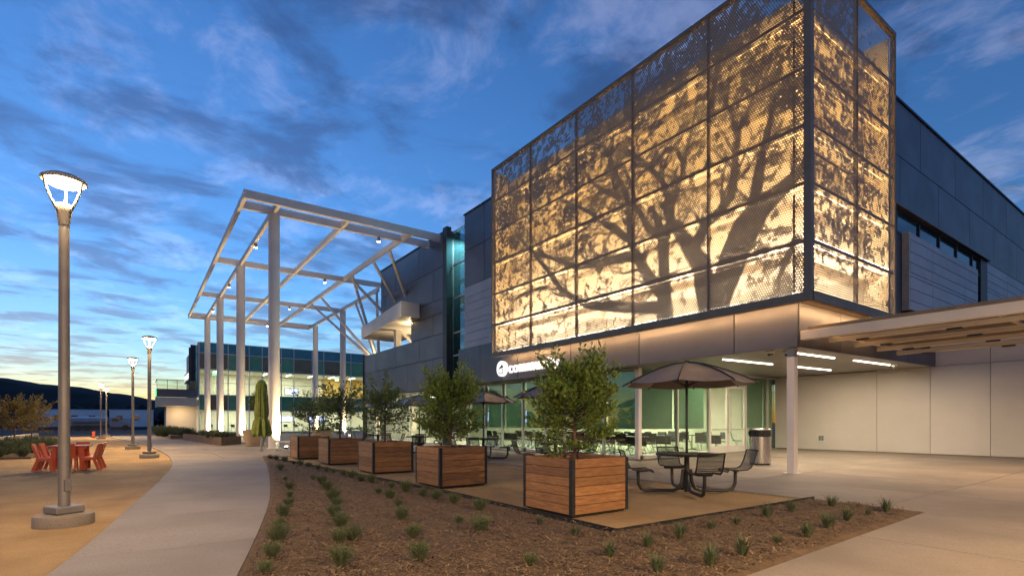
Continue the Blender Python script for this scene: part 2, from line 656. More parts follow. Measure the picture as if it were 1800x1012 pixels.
# raked gravel field, gently uneven
g = G()
nx, ny = 90, 40
for i in range(nx + 1):
    for j in range(ny + 1):
        x = 16 - 82 * i / nx
        y = -16 + 28 * j / ny
        g.v.append((x, y, -.036 + .010 * noise.noise((x * .5, y * .5, 3))))
for i in range(nx):
    for j in range(ny):
        a = i * (ny + 1) + j
        g.f.append((a, a + 1, a + ny + 2, a + ny + 1))
struct(g.build('gravel_ground', 'gravel_sand', smooth=60))

# curved concrete path cut by joints
path = thing('concrete_path', 'curved grey concrete walkway between gravel and mulch bed', 'path')
path = struct(path)
del path['label'], path['category']
cuts = [5.5 - 2.45 * k for k in range(12)]
cuts[-1] = -22.3
for a, b in zip(cuts, cuts[1:]):
    n = 6
    xs = [a - .005 + (b - a + .01) * k / n for k in range(n + 1)]
    poly = [(x, yl(x)) for x in xs] + [(x, yr(x)) for x in reversed(xs)]
    G().prism(poly[::-1], -.12, 0).build('path_slab', 'path_concrete', path, fix=True)

# paving slabs of the plaza
plaza = struct(bpy.data.objects.new('plaza_paving', None))
COL.objects.link(plaza)
WORLD[plaza.name] = (0, 0, 0)


def slab(x0, x1, y0, y1, y0b=None, y1b=None):
    """x0 > x1; y0b/y1b are the edge heights at x1"""
    y0b = y0 if y0b is None else y0b
    y1b = y1 if y1b is None else y1b
    e = .009
    pts = [(x0 - e, y0 + e), (x0 - e, y1 - e), (x1 + e, y1b - e), (x1 + e, y0b + e)]
    G().add([(x, y, -.12) for x, y in pts] + [(x, y, plaza_z(y)) for x, y in pts],
            [(3, 2, 1, 0), (4, 5, 6, 7), (0, 1, 5, 4), (1, 2, 6, 5), (2, 3, 7, 6), (3, 0, 4, 7)]).build('paving_slab', 'concrete', plaza, fix=True)


def bed_edge(y):
    return -2.36 - .05 * max(y, -1)


def slab_skew(a, c, d):
    e = .009
    pts = [(a - e, c + e), (a - e, d - e), (bed_edge(d), d - e), (bed_edge(c), c + e)]
    G().add([(x, y, -.12) for x, y in pts] + [(x, y, 0) for x, y in pts],
            [(3, 2, 1, 0), (4, 5, 6, 7), (0, 1, 5, 4), (1, 2, 6, 5), (2, 3, 7, 6), (3, 0, 4, 7)]).build('paving_slab', 'concrete', plaza, fix=True)


# in front of the hall and under the overhang
ys = [9.7, 12.2, 14.72, 18.0, 21.2, 24.25]
xs = [13.5, 10.1, 6.7, 3.3, -.1, -3.5, -6.9, -10.1, -12.9]
for a, b in zip(xs, xs[1:]):
    for c, d in zip(ys, ys[1:]):
        slab(a, b, c, d)
xs2 = [-12.9, -15.4, -17.7, -20.0, -22.3]
for a, b in zip(xs2, xs2[1:]):
    for c, d in zip([9.7, 12.2, 14.72], [12.2, 14.72]):
        slab(a, b, c, d)
# right of the mulch bed
xs3 = [13.5, 10.1, 6.7, 3.3, .4, -2.55]
ys3 = [-1.2, 1.6, 4.3, 7.0, 9.7]
for a, b in zip(xs3, xs3[1:]):
    for c, d in zip(ys3, ys3[1:]):
        if b < -2 and c < 9:
            # the edge of the bed runs slightly askew
            slab_skew(a, c, d)
        else:
            slab(a, b, c, d)
# concourse under the pergola
xs4 = [-22.3 - 3.64 * k for k in range(13)]
for a, b in zip(xs4, xs4[1:]):
    rows_a = [yl(a), 2.6, 5.6, 8.8, 12.0, 14.9]
    rows_b = [yl(b), 2.6, 5.6, 8.8, 12.0, 14.9]
    if a < -42:
        rows_a += [20, 27]; rows_b += [20, 27]
    for (c, d), (e, f) in zip(zip(rows_a, rows_a[1:]), zip(rows_b, rows_b[1:])):
        slab(a, b, c, d, e, f)

# mulch bed
g = G()


def sheet(g, xs_, lo, hi, n):
    k = len(g.v)
    for x in xs_:
        a, b = lo(x), hi(x)
        for j in range(n + 1):
            y = a + (b - a) * j / n
            e = min(1, min(j, n - j) / 2)
            g.v.append((x, y, -.008 + e * (.03 + .035 * noise.noise((x * 1.3, y * 1.3, 1)) + .015 * noise.noise((x * 6, y * 6, 2)))))
    for i in range(len(xs_) - 1):
        for j in range(n):
            q = k + i * (n + 1) + j
            g.f.append((q, q + n + 1, q + n + 2, q + 1))


sheet(g, [-4.5 - 17.8 * k / 150 for k in range(151)], yr, yp, 34)
n0 = len(g.v)
sheet(g, [-2.44 - 2.06 * k / 20 for k in range(21)], yr, lambda x: 9.66, 90)
g.v[n0:] = [(-4.5 + (x + 4.5) * (bed_edge(y) + 4.5) / 2.06 + (.02 if x > -2.45 else 0), y, z if x < -2.6 else (-.012 if x > -2.5 else z * .5)) for x, y, z in g.v[n0:]]
mulch = struct(g.build('mulch_bed', 'mulch', smooth=80, fix=True))
# black steel edging round the gravel patio
ed = G()
for (xa, ya), (xb, yb) in zip(PATIO, PATIO[1:]):
    ed.bar((xa, ya, .0), (xb, yb, .0), .02, .11)
ed.bar((-4.49, 4.76, 0), (-4.46, 9.68, 0), .02, .11)
tag(ed.build('steel_edging', 'black_metal'), 'thin black steel edging between the gravel patio and the mulch', 'edging')


def in_mulch(x, y):
    if -22 < x < -4.5:
        return yr(x) + .06 < y < yp(x) - .05
    if -4.5 <= x < bed_edge(y) - .05:
        return yr(x) + .06 < y < 9.55
    return False


g = G()
rc = random.Random(3)
cnt = 0
while cnt < 30000:
    d = 2.5 + 14 * rc.random() ** 1.6
    a = rc.uniform(-.85, .75)
    fx, fy = -.8157, .5786
    rx, ry = .5786, .8157
    x = fx * d + rx * d * a
    y = fy * d + ry * d * a
    if not in_mulch(x, y):
        continue
    cnt += 1
    ln = rc.uniform(.008, .030) * (1 if rc.random() < .95 else 1.8)
    w = ln * rc.uniform(.12, .35)
    t = rc.uniform(0, 2 * PI)
    tilt = rc.uniform(-.5, .5)
    c, s = math.cos(t), math.sin(t)
    z = .035 + .035 * noise.noise((x * 1.3, y * 1.3, 1)) + .015 * noise.noise((x * 6, y * 6, 2)) + rc.uniform(0, .012)
    dz = ln * tilt
    g.add([(x - c * ln - s * w, y - s * ln + c * w, z - dz), (x - c * ln + s * w, y - s * ln - c * w, z - dz + .004),
           (x + c * ln + s * w * .6, y + s * ln - c * w * .6, z + dz), (x + c * ln - s * w * .6, y + s * ln + c * w * .6, z + dz + .003)], [(0, 1, 2, 3)])
stuff(g.build('mulch_chips', 'mulch_chip'), 'shredded bark chips strewn over the planting bed')

# ------------------------------------------------------------------ the community building
bld = thing('community_building', 'two storey charcoal panel building with a glowing perforated metal screen box over its entrance', 'building', (-12.9, 14.75, 0))
TOP = 12.5


def panel_x(x0, x1, z0, z1, y, mat='charcoal_panel', th=.05, name='wall_panel', parent=None, gap=.016):
    """a cladding panel facing -y"""
    return G().box(x0 + gap, x1 - gap, y, y + th, z0 + gap, z1 - gap).build(name, mat, parent or bld)


def panel_y(y0, y1, z0, z1, x, mat='charcoal_panel', th=.05, name='wall_panel', parent=None, gap=.016):
    """a cladding panel facing +x"""
    return G().box(x - th, x, y0 + gap, y1 - gap, z0 + gap, z1 - gap).build(name, mat, parent or bld)


# dark cores behind the cladding (the joints show them)
G().box(-24.55, -7.18, 14.37, 45, 4.62, TOP - .1).build('wall_core', 'charcoal_dark', bld)
G().box(-32.05, -26.75, 14.67, 23, 3.42, TOP - .1).build('wall_core', 'charcoal_dark', bld)
G().box(-37.35, -32.06, 14.67, 14.95, 8.72, TOP - .1).build('wall_core', 'charcoal_dark', bld)
G().box(-40.95, -32.06, 14.67, 14.95, 3.42, 6.58).build('wall_core', 'charcoal_dark', bld)
G().box(-40.95, -32.06, 14.96, 23.9, 3.42, 5.4).build('terrace_floor', 'concrete', bld)

# left wing (A): rows of charcoal panels, staggered joints
rowsA = [(12.5, 10.57, [-37.4, -34.7, -30.9, -27.2]), (10.57, 8.7, [-37.4, -36.5, -32.7, -28.9, -27.2]),
         (8.7, 7.86, [-32.1, -30.9, -27.2]), (7.86, 6.63, [-32.1, -28.9, -27.2]),
         (6.63, 5.2, [-41.0, -38.5, -34.6, -30.86, -27.2]), (5.2, 3.36, [-41.0, -36.5, -32.7, -28.9, -27.2])]
for z1, z0, xs_ in rowsA:
    for a, b in zip(xs_, xs_[1:]):
        panel_x(a, b, z0, z1, 14.6)
G().box(-37.45, -27.15, 14.55, 14.9, TOP + .001, TOP + .09).build('parapet_cap', 'charcoal_dark', bld)
G().box(-41.08, -41.005, 14.52, 14.95, 0, 6.7).build('wall_edge', 'charcoal_dark', bld)
G().box(-27.19, -26.72, 14.35, 14.66, 0.05, TOP + .11).build('fin', 'charcoal_dark', bld)
# glass slit between the wings
slit = [(3.36, 5.2), (5.2, 6.5), (6.5, 8.5), (8.5, 10.4), (10.4, 12.3)]
for a, b in slit:
    G().box(-26.70, -24.62, 14.80, 14.82, a + .04, b - .04).build('window_pane', 'glass_teal', bld)
fr = G()
for a, b in slit:
    fr.box(-26.70, -24.62, 14.76, 14.86, a - .035, a + .035)
fr.box(-26.70, -24.62, 14.76, 14.86, 12.27, 12.36)
fr.box(-25.12, -25.06, 14.765, 14.855, 3.42, 12.26)
fr.build('window_frame', 'mullion', bld)
G().box(-26.7, -24.6, 16.6, 16.7, 3.4, 12.2).build('stair_wall', 'interior_wall', bld)

add_light('slit_fill', 'AREA', (-25.6, 15.7, 12.0), 80, (.6, .95, 1), bld, 1.2, (-25.6, 15.9, 0), sizey=.5)  # teal fill added behind the slit glass to brighten it, no fixture
# middle wing (B) left of the screen box
for z1, z0, xs_ in [(12.5, 10.55, [-24.6, -22.6, -18]), (10.55, 8.6, [-24.6, -22.6, -18])]:
    for a, b in zip(xs_, xs_[1:]):
        panel_x(a, b, z0, z1, 14.3)
zz = 8.6
for k, h in enumerate([.55, .38, .42, .46, .26, .42, .46, .40]):
    panel_x(-24.6, -20.45, zz - h, zz, 14.3, 'grey_siding', name='siding_plank', gap=.012)
    zz -= h
G().box(-24.66, -7.05, 14.26, 14.6, TOP + .001, TOP + .08).build('parapet_cap', 'charcoal_dark', bld)

# fascia below the screen box
for a, b in zip([-24.6, -22.4, -20.46, -19.2, -15.6, -12.11, -8.6], [-22.4, -20.46, -19.2, -15.6, -12.11, -8.6, -6.805]):
    panel_x(a, b, 3.31, 5.24 if b < -20.4 else 4.46, 13.92, name='fascia_panel')
G().box(-24.55, -6.92, 13.98, 14.28, 3.35, 4.35).build('fascia_core', 'charcoal_dark', bld)
for a, b, top in [(13.975, 16.35, 4.46), (16.35, 18.7, 4.46), (18.7, 21.4, 4.0), (21.4, 24.15, 4.0)]:
    k = .0107
    G().add([(-6.855, a + .008, 3.31 + k * (a - 13.92)), (-6.8, a + .008, 3.31 + k * (a - 13.92)), (-6.8, b - .008, 3.31 + k * (b - 13.92)), (-6.855, b - .008, 3.31 + k * (b - 13.92)),
             (-6.855, a + .008, top), (-6.8, a + .008, top), (-6.8, b - .008, top), (-6.855, b - .008, top)],
            [(3, 2, 1, 0), (4, 5, 6, 7), (0, 1, 5, 4), (1, 2, 6, 5), (2, 3, 7, 6), (3, 0, 4, 7)]).build('fascia_panel', 'charcoal_panel', bld)
# soffit of the overhang, in long metal panels
ysof = [13.985, 16.0, 18.1, 20.2, 22.2, 24.16]
for a, b in zip(ysof, ysof[1:]):
    for c, d in zip([-12.85, -10.9, -8.9], [-10.9, -8.9, -6.87]):
        za, zb = 3.325 + .0107 * (a - 13.92), 3.325 + .0107 * (b - 13.92)
        e = .004
        G().add([(c + e, a + e, za), (d - e, a + e, za), (d - e, b - e, zb), (c + e, b - e, zb), (c + e, a + e, za + .03), (d - e, a + e, za + .03), (d - e, b - e, zb + .03), (c + e, b - e, zb + .03)],
                [(3, 2, 1, 0), (4, 5, 6, 7), (0, 1, 5, 4), (1, 2, 6, 5), (2, 3, 7, 6), (3, 0, 4, 7)]).build('soffit_panel', 'soffit_metal', bld)
G().box(-12.86, -6.87, 14.3, 24.2, 3.55, 3.8).build('overhang_slab', 'charcoal_dark', bld)
G().box(-26.6, -12.87, 13.985, 14.70, 3.33, 3.36).build('soffit_panel', 'soffit_metal', bld)
for (x, a, b) in [(-9.6, 14.95, 17.85), (-7.55, 15.15, 17.7), (-9.6, 19.2, 22.2), (-7.5, 19.0, 21.9)]:
    G().bar((x, a, 3.325 + .0107 * (a - 13.92) - .012), (x, b, 3.325 + .0107 * (b - 13.92) - .012), .055, .02).build('ceiling_strip_light', 'strip_white', bld)
    st_l = add_light('strip_lamp', 'AREA', (x, (a + b) / 2, 3.325 + .0107 * ((a + b) / 2 - 13.92) - .03), 17, (1, .80, .56), bld, b - a, sizey=.05)
    st_l.rotation_euler = (0, 0, PI / 2)

# ---- right side wall (facing +x)
SX = -7.1
for z1, z0, ys_ in [(12.5, 10.61, [14.3, 16, 19.8, 23.6, 27.54, 31.44, 35.4, 39.3, 45]), (10.61, 8.76, [14.3, 17.7, 21.64, 25.56, 29.43, 33.2, 37.4, 41, 45])]:
    for a, b in zip(ys_, ys_[1:]):
        panel_y(a, b, z0, z1, SX)
G().box(-7.5, SX + .05, 14.61, 45, TOP + .001, TOP + .08).build('parapet_cap', 'charcoal_dark', bld)
panel_y(14.3, 21.75, 4.62, 7.9, SX)
ywin = [14.3, 18.5, 21.4, 23.55, 25.7, 27.8, 29.9, 30.95]
for a, b in zip(ywin, ywin[1:]):
    G().box(-7.165, -7.155, a + .05, b - .05, 8.02, 8.70).build('window_pane', 'dark_glass', bld)
fr = G()
fr.box(-7.17, SX - .005, 14.3, 30.95, 8.70, 8.755)
fr.box(-7.17, SX - .005, 14.3, 30.95, 7.93, 8.02)
for a in ywin[1:]:
    fr.box(-7.17, SX - .004, a - .045, a + .045, 8.021, 8.699)
fr.build('window_frame', 'charcoal_dark', bld)
G().box(-7.16, SX + .16, 14.5, 32, 8.757, 8.80).build('window_hood', 'bronze', bld)
# projecting bay clad in grey planks
bay = G().box(-7.09, -6.92, 21.86, 29.66, 5.3, 7.94).build('bay_core', 'charcoal_dark', bld)
G().box(-7.09, -6.87, 21.78, 21.85, 5.27, 7.97).build('bay_trim', 'cream_trim', bld)
zs = [7.96, 7.72, 7.30, 6.93, 6.58, 6.44, 6.02, 5.60, 5.28]
for zt, zb in zip(zs, zs[1:]):
    for a, b in zip([21.86, 24.1, 27.9], [24.1, 27.9, 29.68]):
        panel_y(a, b, zb, zt, -6.87, 'grey_siding', name='siding_plank', gap=.011)
G().box(-7.17, -7.15, 29.75, 30.9, 4.7, 7.92).build('window_pane', 'dark_glass', bld)
G().box(-7.17, SX + .03, 30.97, 32.0, 4.6, 8.756).build('window_jamb', 'charcoal_dark', bld)
zt = 8.74
k = 0
while zt > 4.7:
    h = [.42, .38, .36, .15][k % 4]
    for a, b in [(32.02, 35.5), (35.5, 39.2), (39.2, 45)]:
        panel_y(a, b, zt - h, zt, SX + .02, 'grey_siding', name='siding_plank', gap=.011)
    zt -= h
    k += 1

# ---- low white block behind the overhang, facing -y
G().box(-12.85, 16, 24.27, 40, 0, 4.45).build('low_block_core', 'charcoal_dark', bld)
xw = [-12.88, -10.55, -8.73, -6.98, -5.27, -3.5, -1.75, 0, 1.75, 3.5, 7, 11, 16]
for a, b in zip(xw, xw[1:]):
    if a == -12.88:
        panel_x(a, -8.73, .17, 3.42, 24.2, 'wall_white', gap=.007)
    elif a == -10.55:
        pass
    else:
        panel_x(a, b, .17, 3.44, 24.2, 'wall_white', gap=.007)
    if a >= -7:
        panel_x(a, b, 3.44, 4.6, 24.2, 'wall_white', gap=.007)
G().box(-12.85, 16, 24.18, 24.26, .0, .16).build('wall_base', 'concrete', bld)
ob = G().box(-10.98, -10.68, 24.17, 24.198, .52, .82).build('wall_outlet', 'mullion', bld)
G().box(-10.93, -10.73, 24.16, 24.169, .57, .77).build('outlet_door', 'stainless', ob)
G().box(-11.9, -11.82, 24.17, 24.199, 1.25, 1.38).build('wall_switch', 'mullion', bld)

# ---- slanting terrace canopy on the left wing
sl = G().prism([(-30.7, 13.3), (-30.7, 14.55), (-32.2, 14.55), (-32.2, 17.5), (-41.2, 17.5), (-41.2, 14.45)], 8.0, 8.93).build('terrace_canopy', 'steel_white', bld, fix=True)
G().box(-35.95, -35.55, 15.0, 15.4, 5.4, 7.99).build('terrace_post', 'steel_white', bld)
dl = G().lathe([(.07, 0), (.07, .2), (.05, .22)], 12, (-32.6, 14.9, 7.77)).build('downlight', 'black_metal', bld)
G().lathe([(.055, 0), (.055, .01)], 12, (-32.6, 14.9, 7.755)).build('bulb', 'spot_glow', dl)
add_light('downlight_beam', 'POINT', (-32.6, 14.9, 7.6), 14, (1, .75, .42), bld, .06)

# ---- glazed hall at ground level
xg = [-41.0, -39.0, -36.9, -34.8, -32.7, -30.6, -28.5, -26.4, -24.9, -23.2, -21.6, -19.9, -18.2, -16.9, -14.6, -12.86]
gp = G()
for i, (a, b) in enumerate(zip(xg, xg[1:])):
    G().box(a + .04, b - .04, 14.75, 14.765, .15, 3.26).build('window_pane', 'glass_green' if a > -26 else 'glass_clear', bld)
    if a > -26.5:
        G().box(a + .05, b - .05, 14.93, 14.936, 1.12, 3.26).build('roller_shade', 'shade_green', bld)
        G().bar((a + .05, 14.933, 1.11), (b - .05, 14.933, 1.11), .03, .03).build('shade_rail', 'mullion', bld)
fr = G()
for a in xg[1:-1]:
    fr.box(a - .04, a + .04, 14.70, 14.80, .12, 3.28)
fr.box(-41, -12.95, 14.69, 14.81, 0.0, .12)
fr.box(-41, -12.95, 14.69, 14.81, 3.28, 3.325)
fr.build('window_frame', 'mullion', bld)
G().box(-12.95, -12.78, 14.66, 14.83, .0, 3.32).build('corner_post', 'steel_white', bld)
# side of the hall with the doors (x = -12.9)
yg = [14.83, 16.95, 18.98]
for a, b in ((14.83, 16.95), (16.95, 18.98), (21.66, 23.45), (23.45, 24.15)):
    G().box(-12.872, -12.857, a + .04, b - .04, .20, 3.33).build('window_pane', 'glass_green', bld)
    G().box(-13.05, -13.044, a + .05, b - .05, 1.12, 3.3).build('roller_shade', 'shade_green', bld)
    G().bar((-13.047, a + .05, 1.11), (-13.047, b - .05, 1.11), .03, .03).build('shade_rail', 'mullion', bld)
fr = G()
for a in (16.95, 18.98, 21.66, 23.45):
    fr.box(-12.92, -12.80, a - .04, a + .04, .16, 3.34)
for a, b in ((14.835, 18.93), (21.71, 24.15)):
    fr.box(-12.92, -12.80, a, b, 0, .15)
fr.box(-12.92, -12.80, 14.835, 24.15, 3.341, 3.4)
fr.box(-12.92, -12.80, 19.03, 21.61, 2.9, 2.98)
fr.build('window_frame', 'mullion', bld)
G().box(-12.872, -12.857, 19.03, 21.61, 2.985, 3.335).build('window_pane', 'glass_clear', bld)
for a, b, hy in ((19.03, 20.31, 20.22), (20.33, 21.61, 20.42)):
    d = G()
    d.box(-12.895, -12.825, a, a + .09, .1, 2.89).box(-12.895, -12.825, b - .09, b, .1, 2.89)
    d.box(-12.894, -12.826, a + .09, b - .09, .1, .36).box(-12.894, -12.826, a + .09, b - .09, 2.8, 2.89)
    dd = d.build('door', 'steel_white', bld)
    G().box(-12.866, -12.854, a + .09, b - .09, .36, 2.8).build('door_glass', 'glass_clear', dd)
    G().tube([(-12.79, hy, .9), (-12.75, hy, .9), (-12.75, hy, 2.4), (-12.79, hy, 2.4)], .016, 6).build('pull_handle', 'stainless', dd)
    G().tube([(-12.78, a + .1, 1.05), (-12.78, b - .1, 1.05)], .016, 6).build('push_bar', 'stainless', dd)
# interior shell
G().box(-41, -12.97, 14.82, 24.0, -.02, .05).build('hall_floor', 'interior_floor', bld)
G().box(-41, -12.97, 23.9, 24.1, .05, 3.4).build('hall_wall', 'interior_wall', bld)
G().box(-41, -12.97, 14.95, 23.9, 3.27, 3.40).build('hall_ceiling', 'interior_wall', bld)
G().box(-41.0, -40.9, 14.84, 23.88, .05, 3.26).build('hall_wall', 'interior_wall', bld)
for x, y, w in ((-15, 18.6, 3), (-19, 18.6, 3), (-23, 18.6, 3), (-30, 18, 3), (-36, 18, 3), (-20, 22, 3)):
    G().box(x - w / 2, x + w / 2, y - .1, y + .1, 3.235, 3.265).build('ceiling_light', 'room_light', bld)
    add_light('hall_light', 'AREA', (x, y, 3.2), 42, (1, .9, .66), bld, w, (x, y, 0), sizey=.3)

# ---- glowing screen box
XS = [-20.30, -17.46, -14.63, -11.88, -9.04, -6.34]
ZS = [4.57, 5.83, 7.25, 8.68, 10.10, 11.52, 12.95]
YS = [13.45, 15.95, 18.46]
XB, YB = -6.22, 13.32
fr = G()
for x in XS[1:-1]:
    fr.box(x - .024, x + .024, YB - .02, YB + .09, 4.561, 12.94)
for z in ZS[1:-1]:
    fr.box(-20.30, -6.32, YB + .012, YB + .05, z - .04, z + .04)
for y in YS[1:-1]:
    fr.box(XB - .09, XB + .02, y - .024, y + .024, 4.561, 12.94)
for z in ZS[1:-1]:
    fr.box(XB - .05, XB - .012, 13.45, 18.46, z - .04, z + .04)
# outer rails, corner post
fr.box(-20.38, XB + .02, YB - .04, YB + .1, 4.34, 4.56)
fr.box(-20.38, XB + .02, YB - .04, YB + .1, 12.942, 13.05)
fr.box(XB - .1, XB + .04, YB + .101, 18.56, 4.34, 4.56)
fr.box(XB - .1, XB + .04, YB + .101, 18.56, 12.942, 13.05)
fr.box(-6.36, XB + .03, YB - .035, YB + .13, 4.561, 12.941)
fr.box(-20.38, -20.31, YB - .035, YB + .09, 4.561, 12.941)
fr.box(XB - .09, XB + .035, 18.47, 18.56, 4.561, 12.941)
frame = fr.build('screen_frame', 'bronze', bld)
# back wall of the box and its end returns
G().box(-20.30, -7.09, 14.20, 14.235, 4.50, 12.6).build('back_wall', 'light_wall', frame)
G().box(-7.035, -7.0, 14.24, 18.45, 4.50, 12.6).build('back_wall', 'light_wall', frame)
G().box(-20.30, -20.26, 13.45, 14.19, 4.56, 12.9).build('end_return', 'light_wall', frame)
G().box(-6.99, -6.33, 18.40, 18.44, 4.46, 12.9).build('end_return', 'light_wall', frame)
G().prism([(-20.3, 13.50), (-6.40, 13.50), (-6.40, 18.4), (-6.98, 18.4), (-6.98, 14.18), (-20.3, 14.18)], 4.465, 4.485).build('box_light_baffle', 'bronze', frame, fix=True)  # plate added to keep the lowest tubes from lighting the fascia
for i, z in enumerate(ZS):
    zt = 4.62 if i == 0 else z + .05
    if i == 6:
        break
    mat = 'led_row_%d' % i
    G().tube([(-20.2, 13.415 if i else 13.55, zt), (-6.5, 13.415 if i else 13.55, zt)], .012, 6).build('light_tube', mat, frame)
    G().tube([(-6.30 if i else -6.45, 13.6, zt + .03), (-6.30 if i else -6.45, 18.3, zt + .03)], .012, 6).build('light_tube', mat, frame)
    colr, pw = [((1, .84, .76), 25), ((1, .82, .70), 28), ((1, .72, .46), 15), ((1, .65, .33), 9.5), ((1, .62, .27), 8), ((1, .62, .26), 8)][i]
    yy_, xx_ = (13.43, -6.33) if i else (13.57, -6.47)
    add_light('row_lamp', 'AREA', (-13.3, yy_, zt), pw, colr, frame, 13.4, (-13.3, 14.2, zt + .1), sizey=.02)
    add_light('row_lamp', 'AREA', (xx_, 15.95, zt + .03), pw * .36, colr, frame, 4.6, (-7.0, 15.95, zt + .1), sizey=.02)
    if 0 < i < 6:
        G().box(-20.25, -6.6, 13.62, 13.78, z - .02, z + .03).build('walkway_rail', 'light_wall', frame)
        G().box(-6.62, -6.46, 13.82, 18.38, z - .02, z + .03).build('walkway_rail', 'light_wall', frame)
# light behind the bottom rail that washes the fascia
G().box(-20.2, -6.5, 13.455, 13.475, 4.40, 4.42).build('under_light', 'under_warm', frame)
G().box(-6.375, -6.355, 13.5, 18.3, 4.40, 4.42).build('under_light', 'under_warm', frame)
add_light('fascia_lamp', 'AREA', (-13.3, 13.485, 4.40), 16, (1, .56, .25), frame, 13.4, (-13.3, 13.92, 4.0), sizey=.02)
add_light('fascia_lamp', 'AREA', (-6.385, 15.95, 4.40), 5.5, (1, .56, .25), frame, 4.6, (-6.8, 15.95, 4.0), sizey=.02)
# the tree picture in the screen: limbs and clumps of leaves, as hole sizes per vertex
LIMBS = [[(-10.57, 4.64, 0.316), (-10.6, 5.64, 0.242), (-10.6, 6.24, 0.205), (-10.62, 7.1, 0.224)],
    [(-10.62, 7.1, 0.168), (-11.25, 7.61, 0.115), (-11.72, 8.5, 0.088), (-11.97, 9.34, 0.07), (-12.17, 9.8, 0.06)],
    [(-10.53, 7.13, 0.204), (-10.36, 7.52, 0.166), (-10.32, 8.03, 0.147), (-10.49, 8.53, 0.111), (-10.79, 9.09, 0.085), (-11.55, 9.9, 0.098), (-11.87, 10.29, 0.089)],
    [(-11.87, 9.87, 0.099), (-10.97, 9.52, 0.085), (-10.49, 9.82, 0.074), (-10.11, 9.65, 0.064), (-9.92, 9.18, 0.063), (-9.94, 8.76, 0.054)],
    [(-10.32, 7.94, 0.129), (-10.07, 8.46, 0.091), (-9.94, 8.79, 0.063), (-9.7, 9.68, 0.044), (-9.47, 10.42, 0.035)],
    [(-8.94, 4.44, 0.376), (-9.16, 5.33, 0.328), (-9.22, 5.84, 0.312), (-9.6, 6.44, 0.265), (-9.9, 6.95, 0.216), (-10.21, 7.38, 0.164)],
    [(-9.47, 6.49, 0.193), (-9.12, 7.1, 0.173), (-8.72, 7.25, 0.152), (-8.32, 7.59, 0.149), (-8.23, 8.11, 0.131), (-8.18, 8.71, 0.106), (-8.08, 9.34, 0.09), (-7.87, 9.65, 0.072), (-7.71, 9.96, 0.048)],
    [(-8.13, 9.16, 0.082), (-8.34, 9.94, 0.066), (-8.58, 10.47, 0.05)],
    [(-8.72, 4.76, 0.371), (-8.23, 5.92, 0.443), (-7.87, 6.59, 0.434), (-7.5, 7.0, 0.346), (-6.95, 7.25, 0.228), (-6.52, 7.52, 0.148)],
    [(-7.74, 6.55, 0.192), (-7.58, 7.56, 0.174), (-7.43, 8.4, 0.125), (-7.24, 9.06, 0.093), (-7.09, 9.57, 0.061)],
    [(-8.94, 10.33, 0.085), (-8.79, 11.06, 0.085), (-8.61, 11.93, 0.101), (-8.32, 12.38, 0.132)],
    [(-8.44, 10.24, 0.05), (-8.37, 11.0, 0.041)],
    [(-10.64, 5.38, 0.243), (-11.25, 6.07, 0.211), (-11.67, 6.81, 0.177), (-11.97, 7.36, 0.139), (-12.02, 7.94, 0.12), (-12.07, 8.81, 0.12), (-12.3, 9.27, 0.101), (-12.69, 10.0, 0.093), (-12.87, 10.47, 0.083), (-13.17, 11.04, 0.074), (-13.51, 11.44, 0.064)],
    [(-12.17, 7.55, 0.141), (-12.69, 8.01, 0.123), (-13.17, 8.35, 0.105), (-13.51, 8.6, 0.085), (-14.1, 8.47, 0.066), (-14.56, 8.4, 0.056)],
    [(-11.43, 6.65, 0.175), (-12.17, 6.93, 0.161), (-12.95, 6.98, 0.166), (-13.8, 7.05, 0.151), (-14.59, 7.16, 0.112), (-15.98, 7.83, 0.083), (-16.81, 8.18, 0.073), (-17.5, 8.55, 0.063), (-18.23, 9.26, 0.051)],
    [(-14.71, 6.01, 0.112), (-15.53, 6.52, 0.116), (-16.05, 7.15, 0.118), (-16.59, 7.73, 0.097), (-17.23, 8.36, 0.087), (-17.74, 8.85, 0.063)],
    [(-10.53, 4.92, 0.204), (-11.43, 5.06, 0.194), (-12.17, 5.21, 0.181), (-13.23, 5.44, 0.169), (-14.1, 5.66, 0.131), (-14.78, 6.06, 0.113)],
    [(-12.48, 8.95, 0.112), (-12.87, 10.06, 0.093)],
    [(-12.55, 9.08, 0.102), (-13.23, 9.52, 0.095), (-13.86, 10.07, 0.076)],
    [(-15.53, 9.95, 0.058), (-14.78, 9.54, 0.068), (-13.86, 8.94, 0.076), (-13.37, 8.5, 0.074)],
    [(-11.48, 11.29, 0.058), (-11.09, 11.74, 0.057), (-10.75, 12.11, 0.047)],
    [(-11.2, 10.52, 0.048), (-10.79, 11.06, 0.047), (-10.53, 11.64, 0.037)],
    [(-16.41, 6.77, 0.072), (-17.34, 6.85, 0.062), (-18.15, 6.77, 0.051)],
    [(-6.55, 5.91, 0.104), (-6.83, 5.41, 0.091)]]
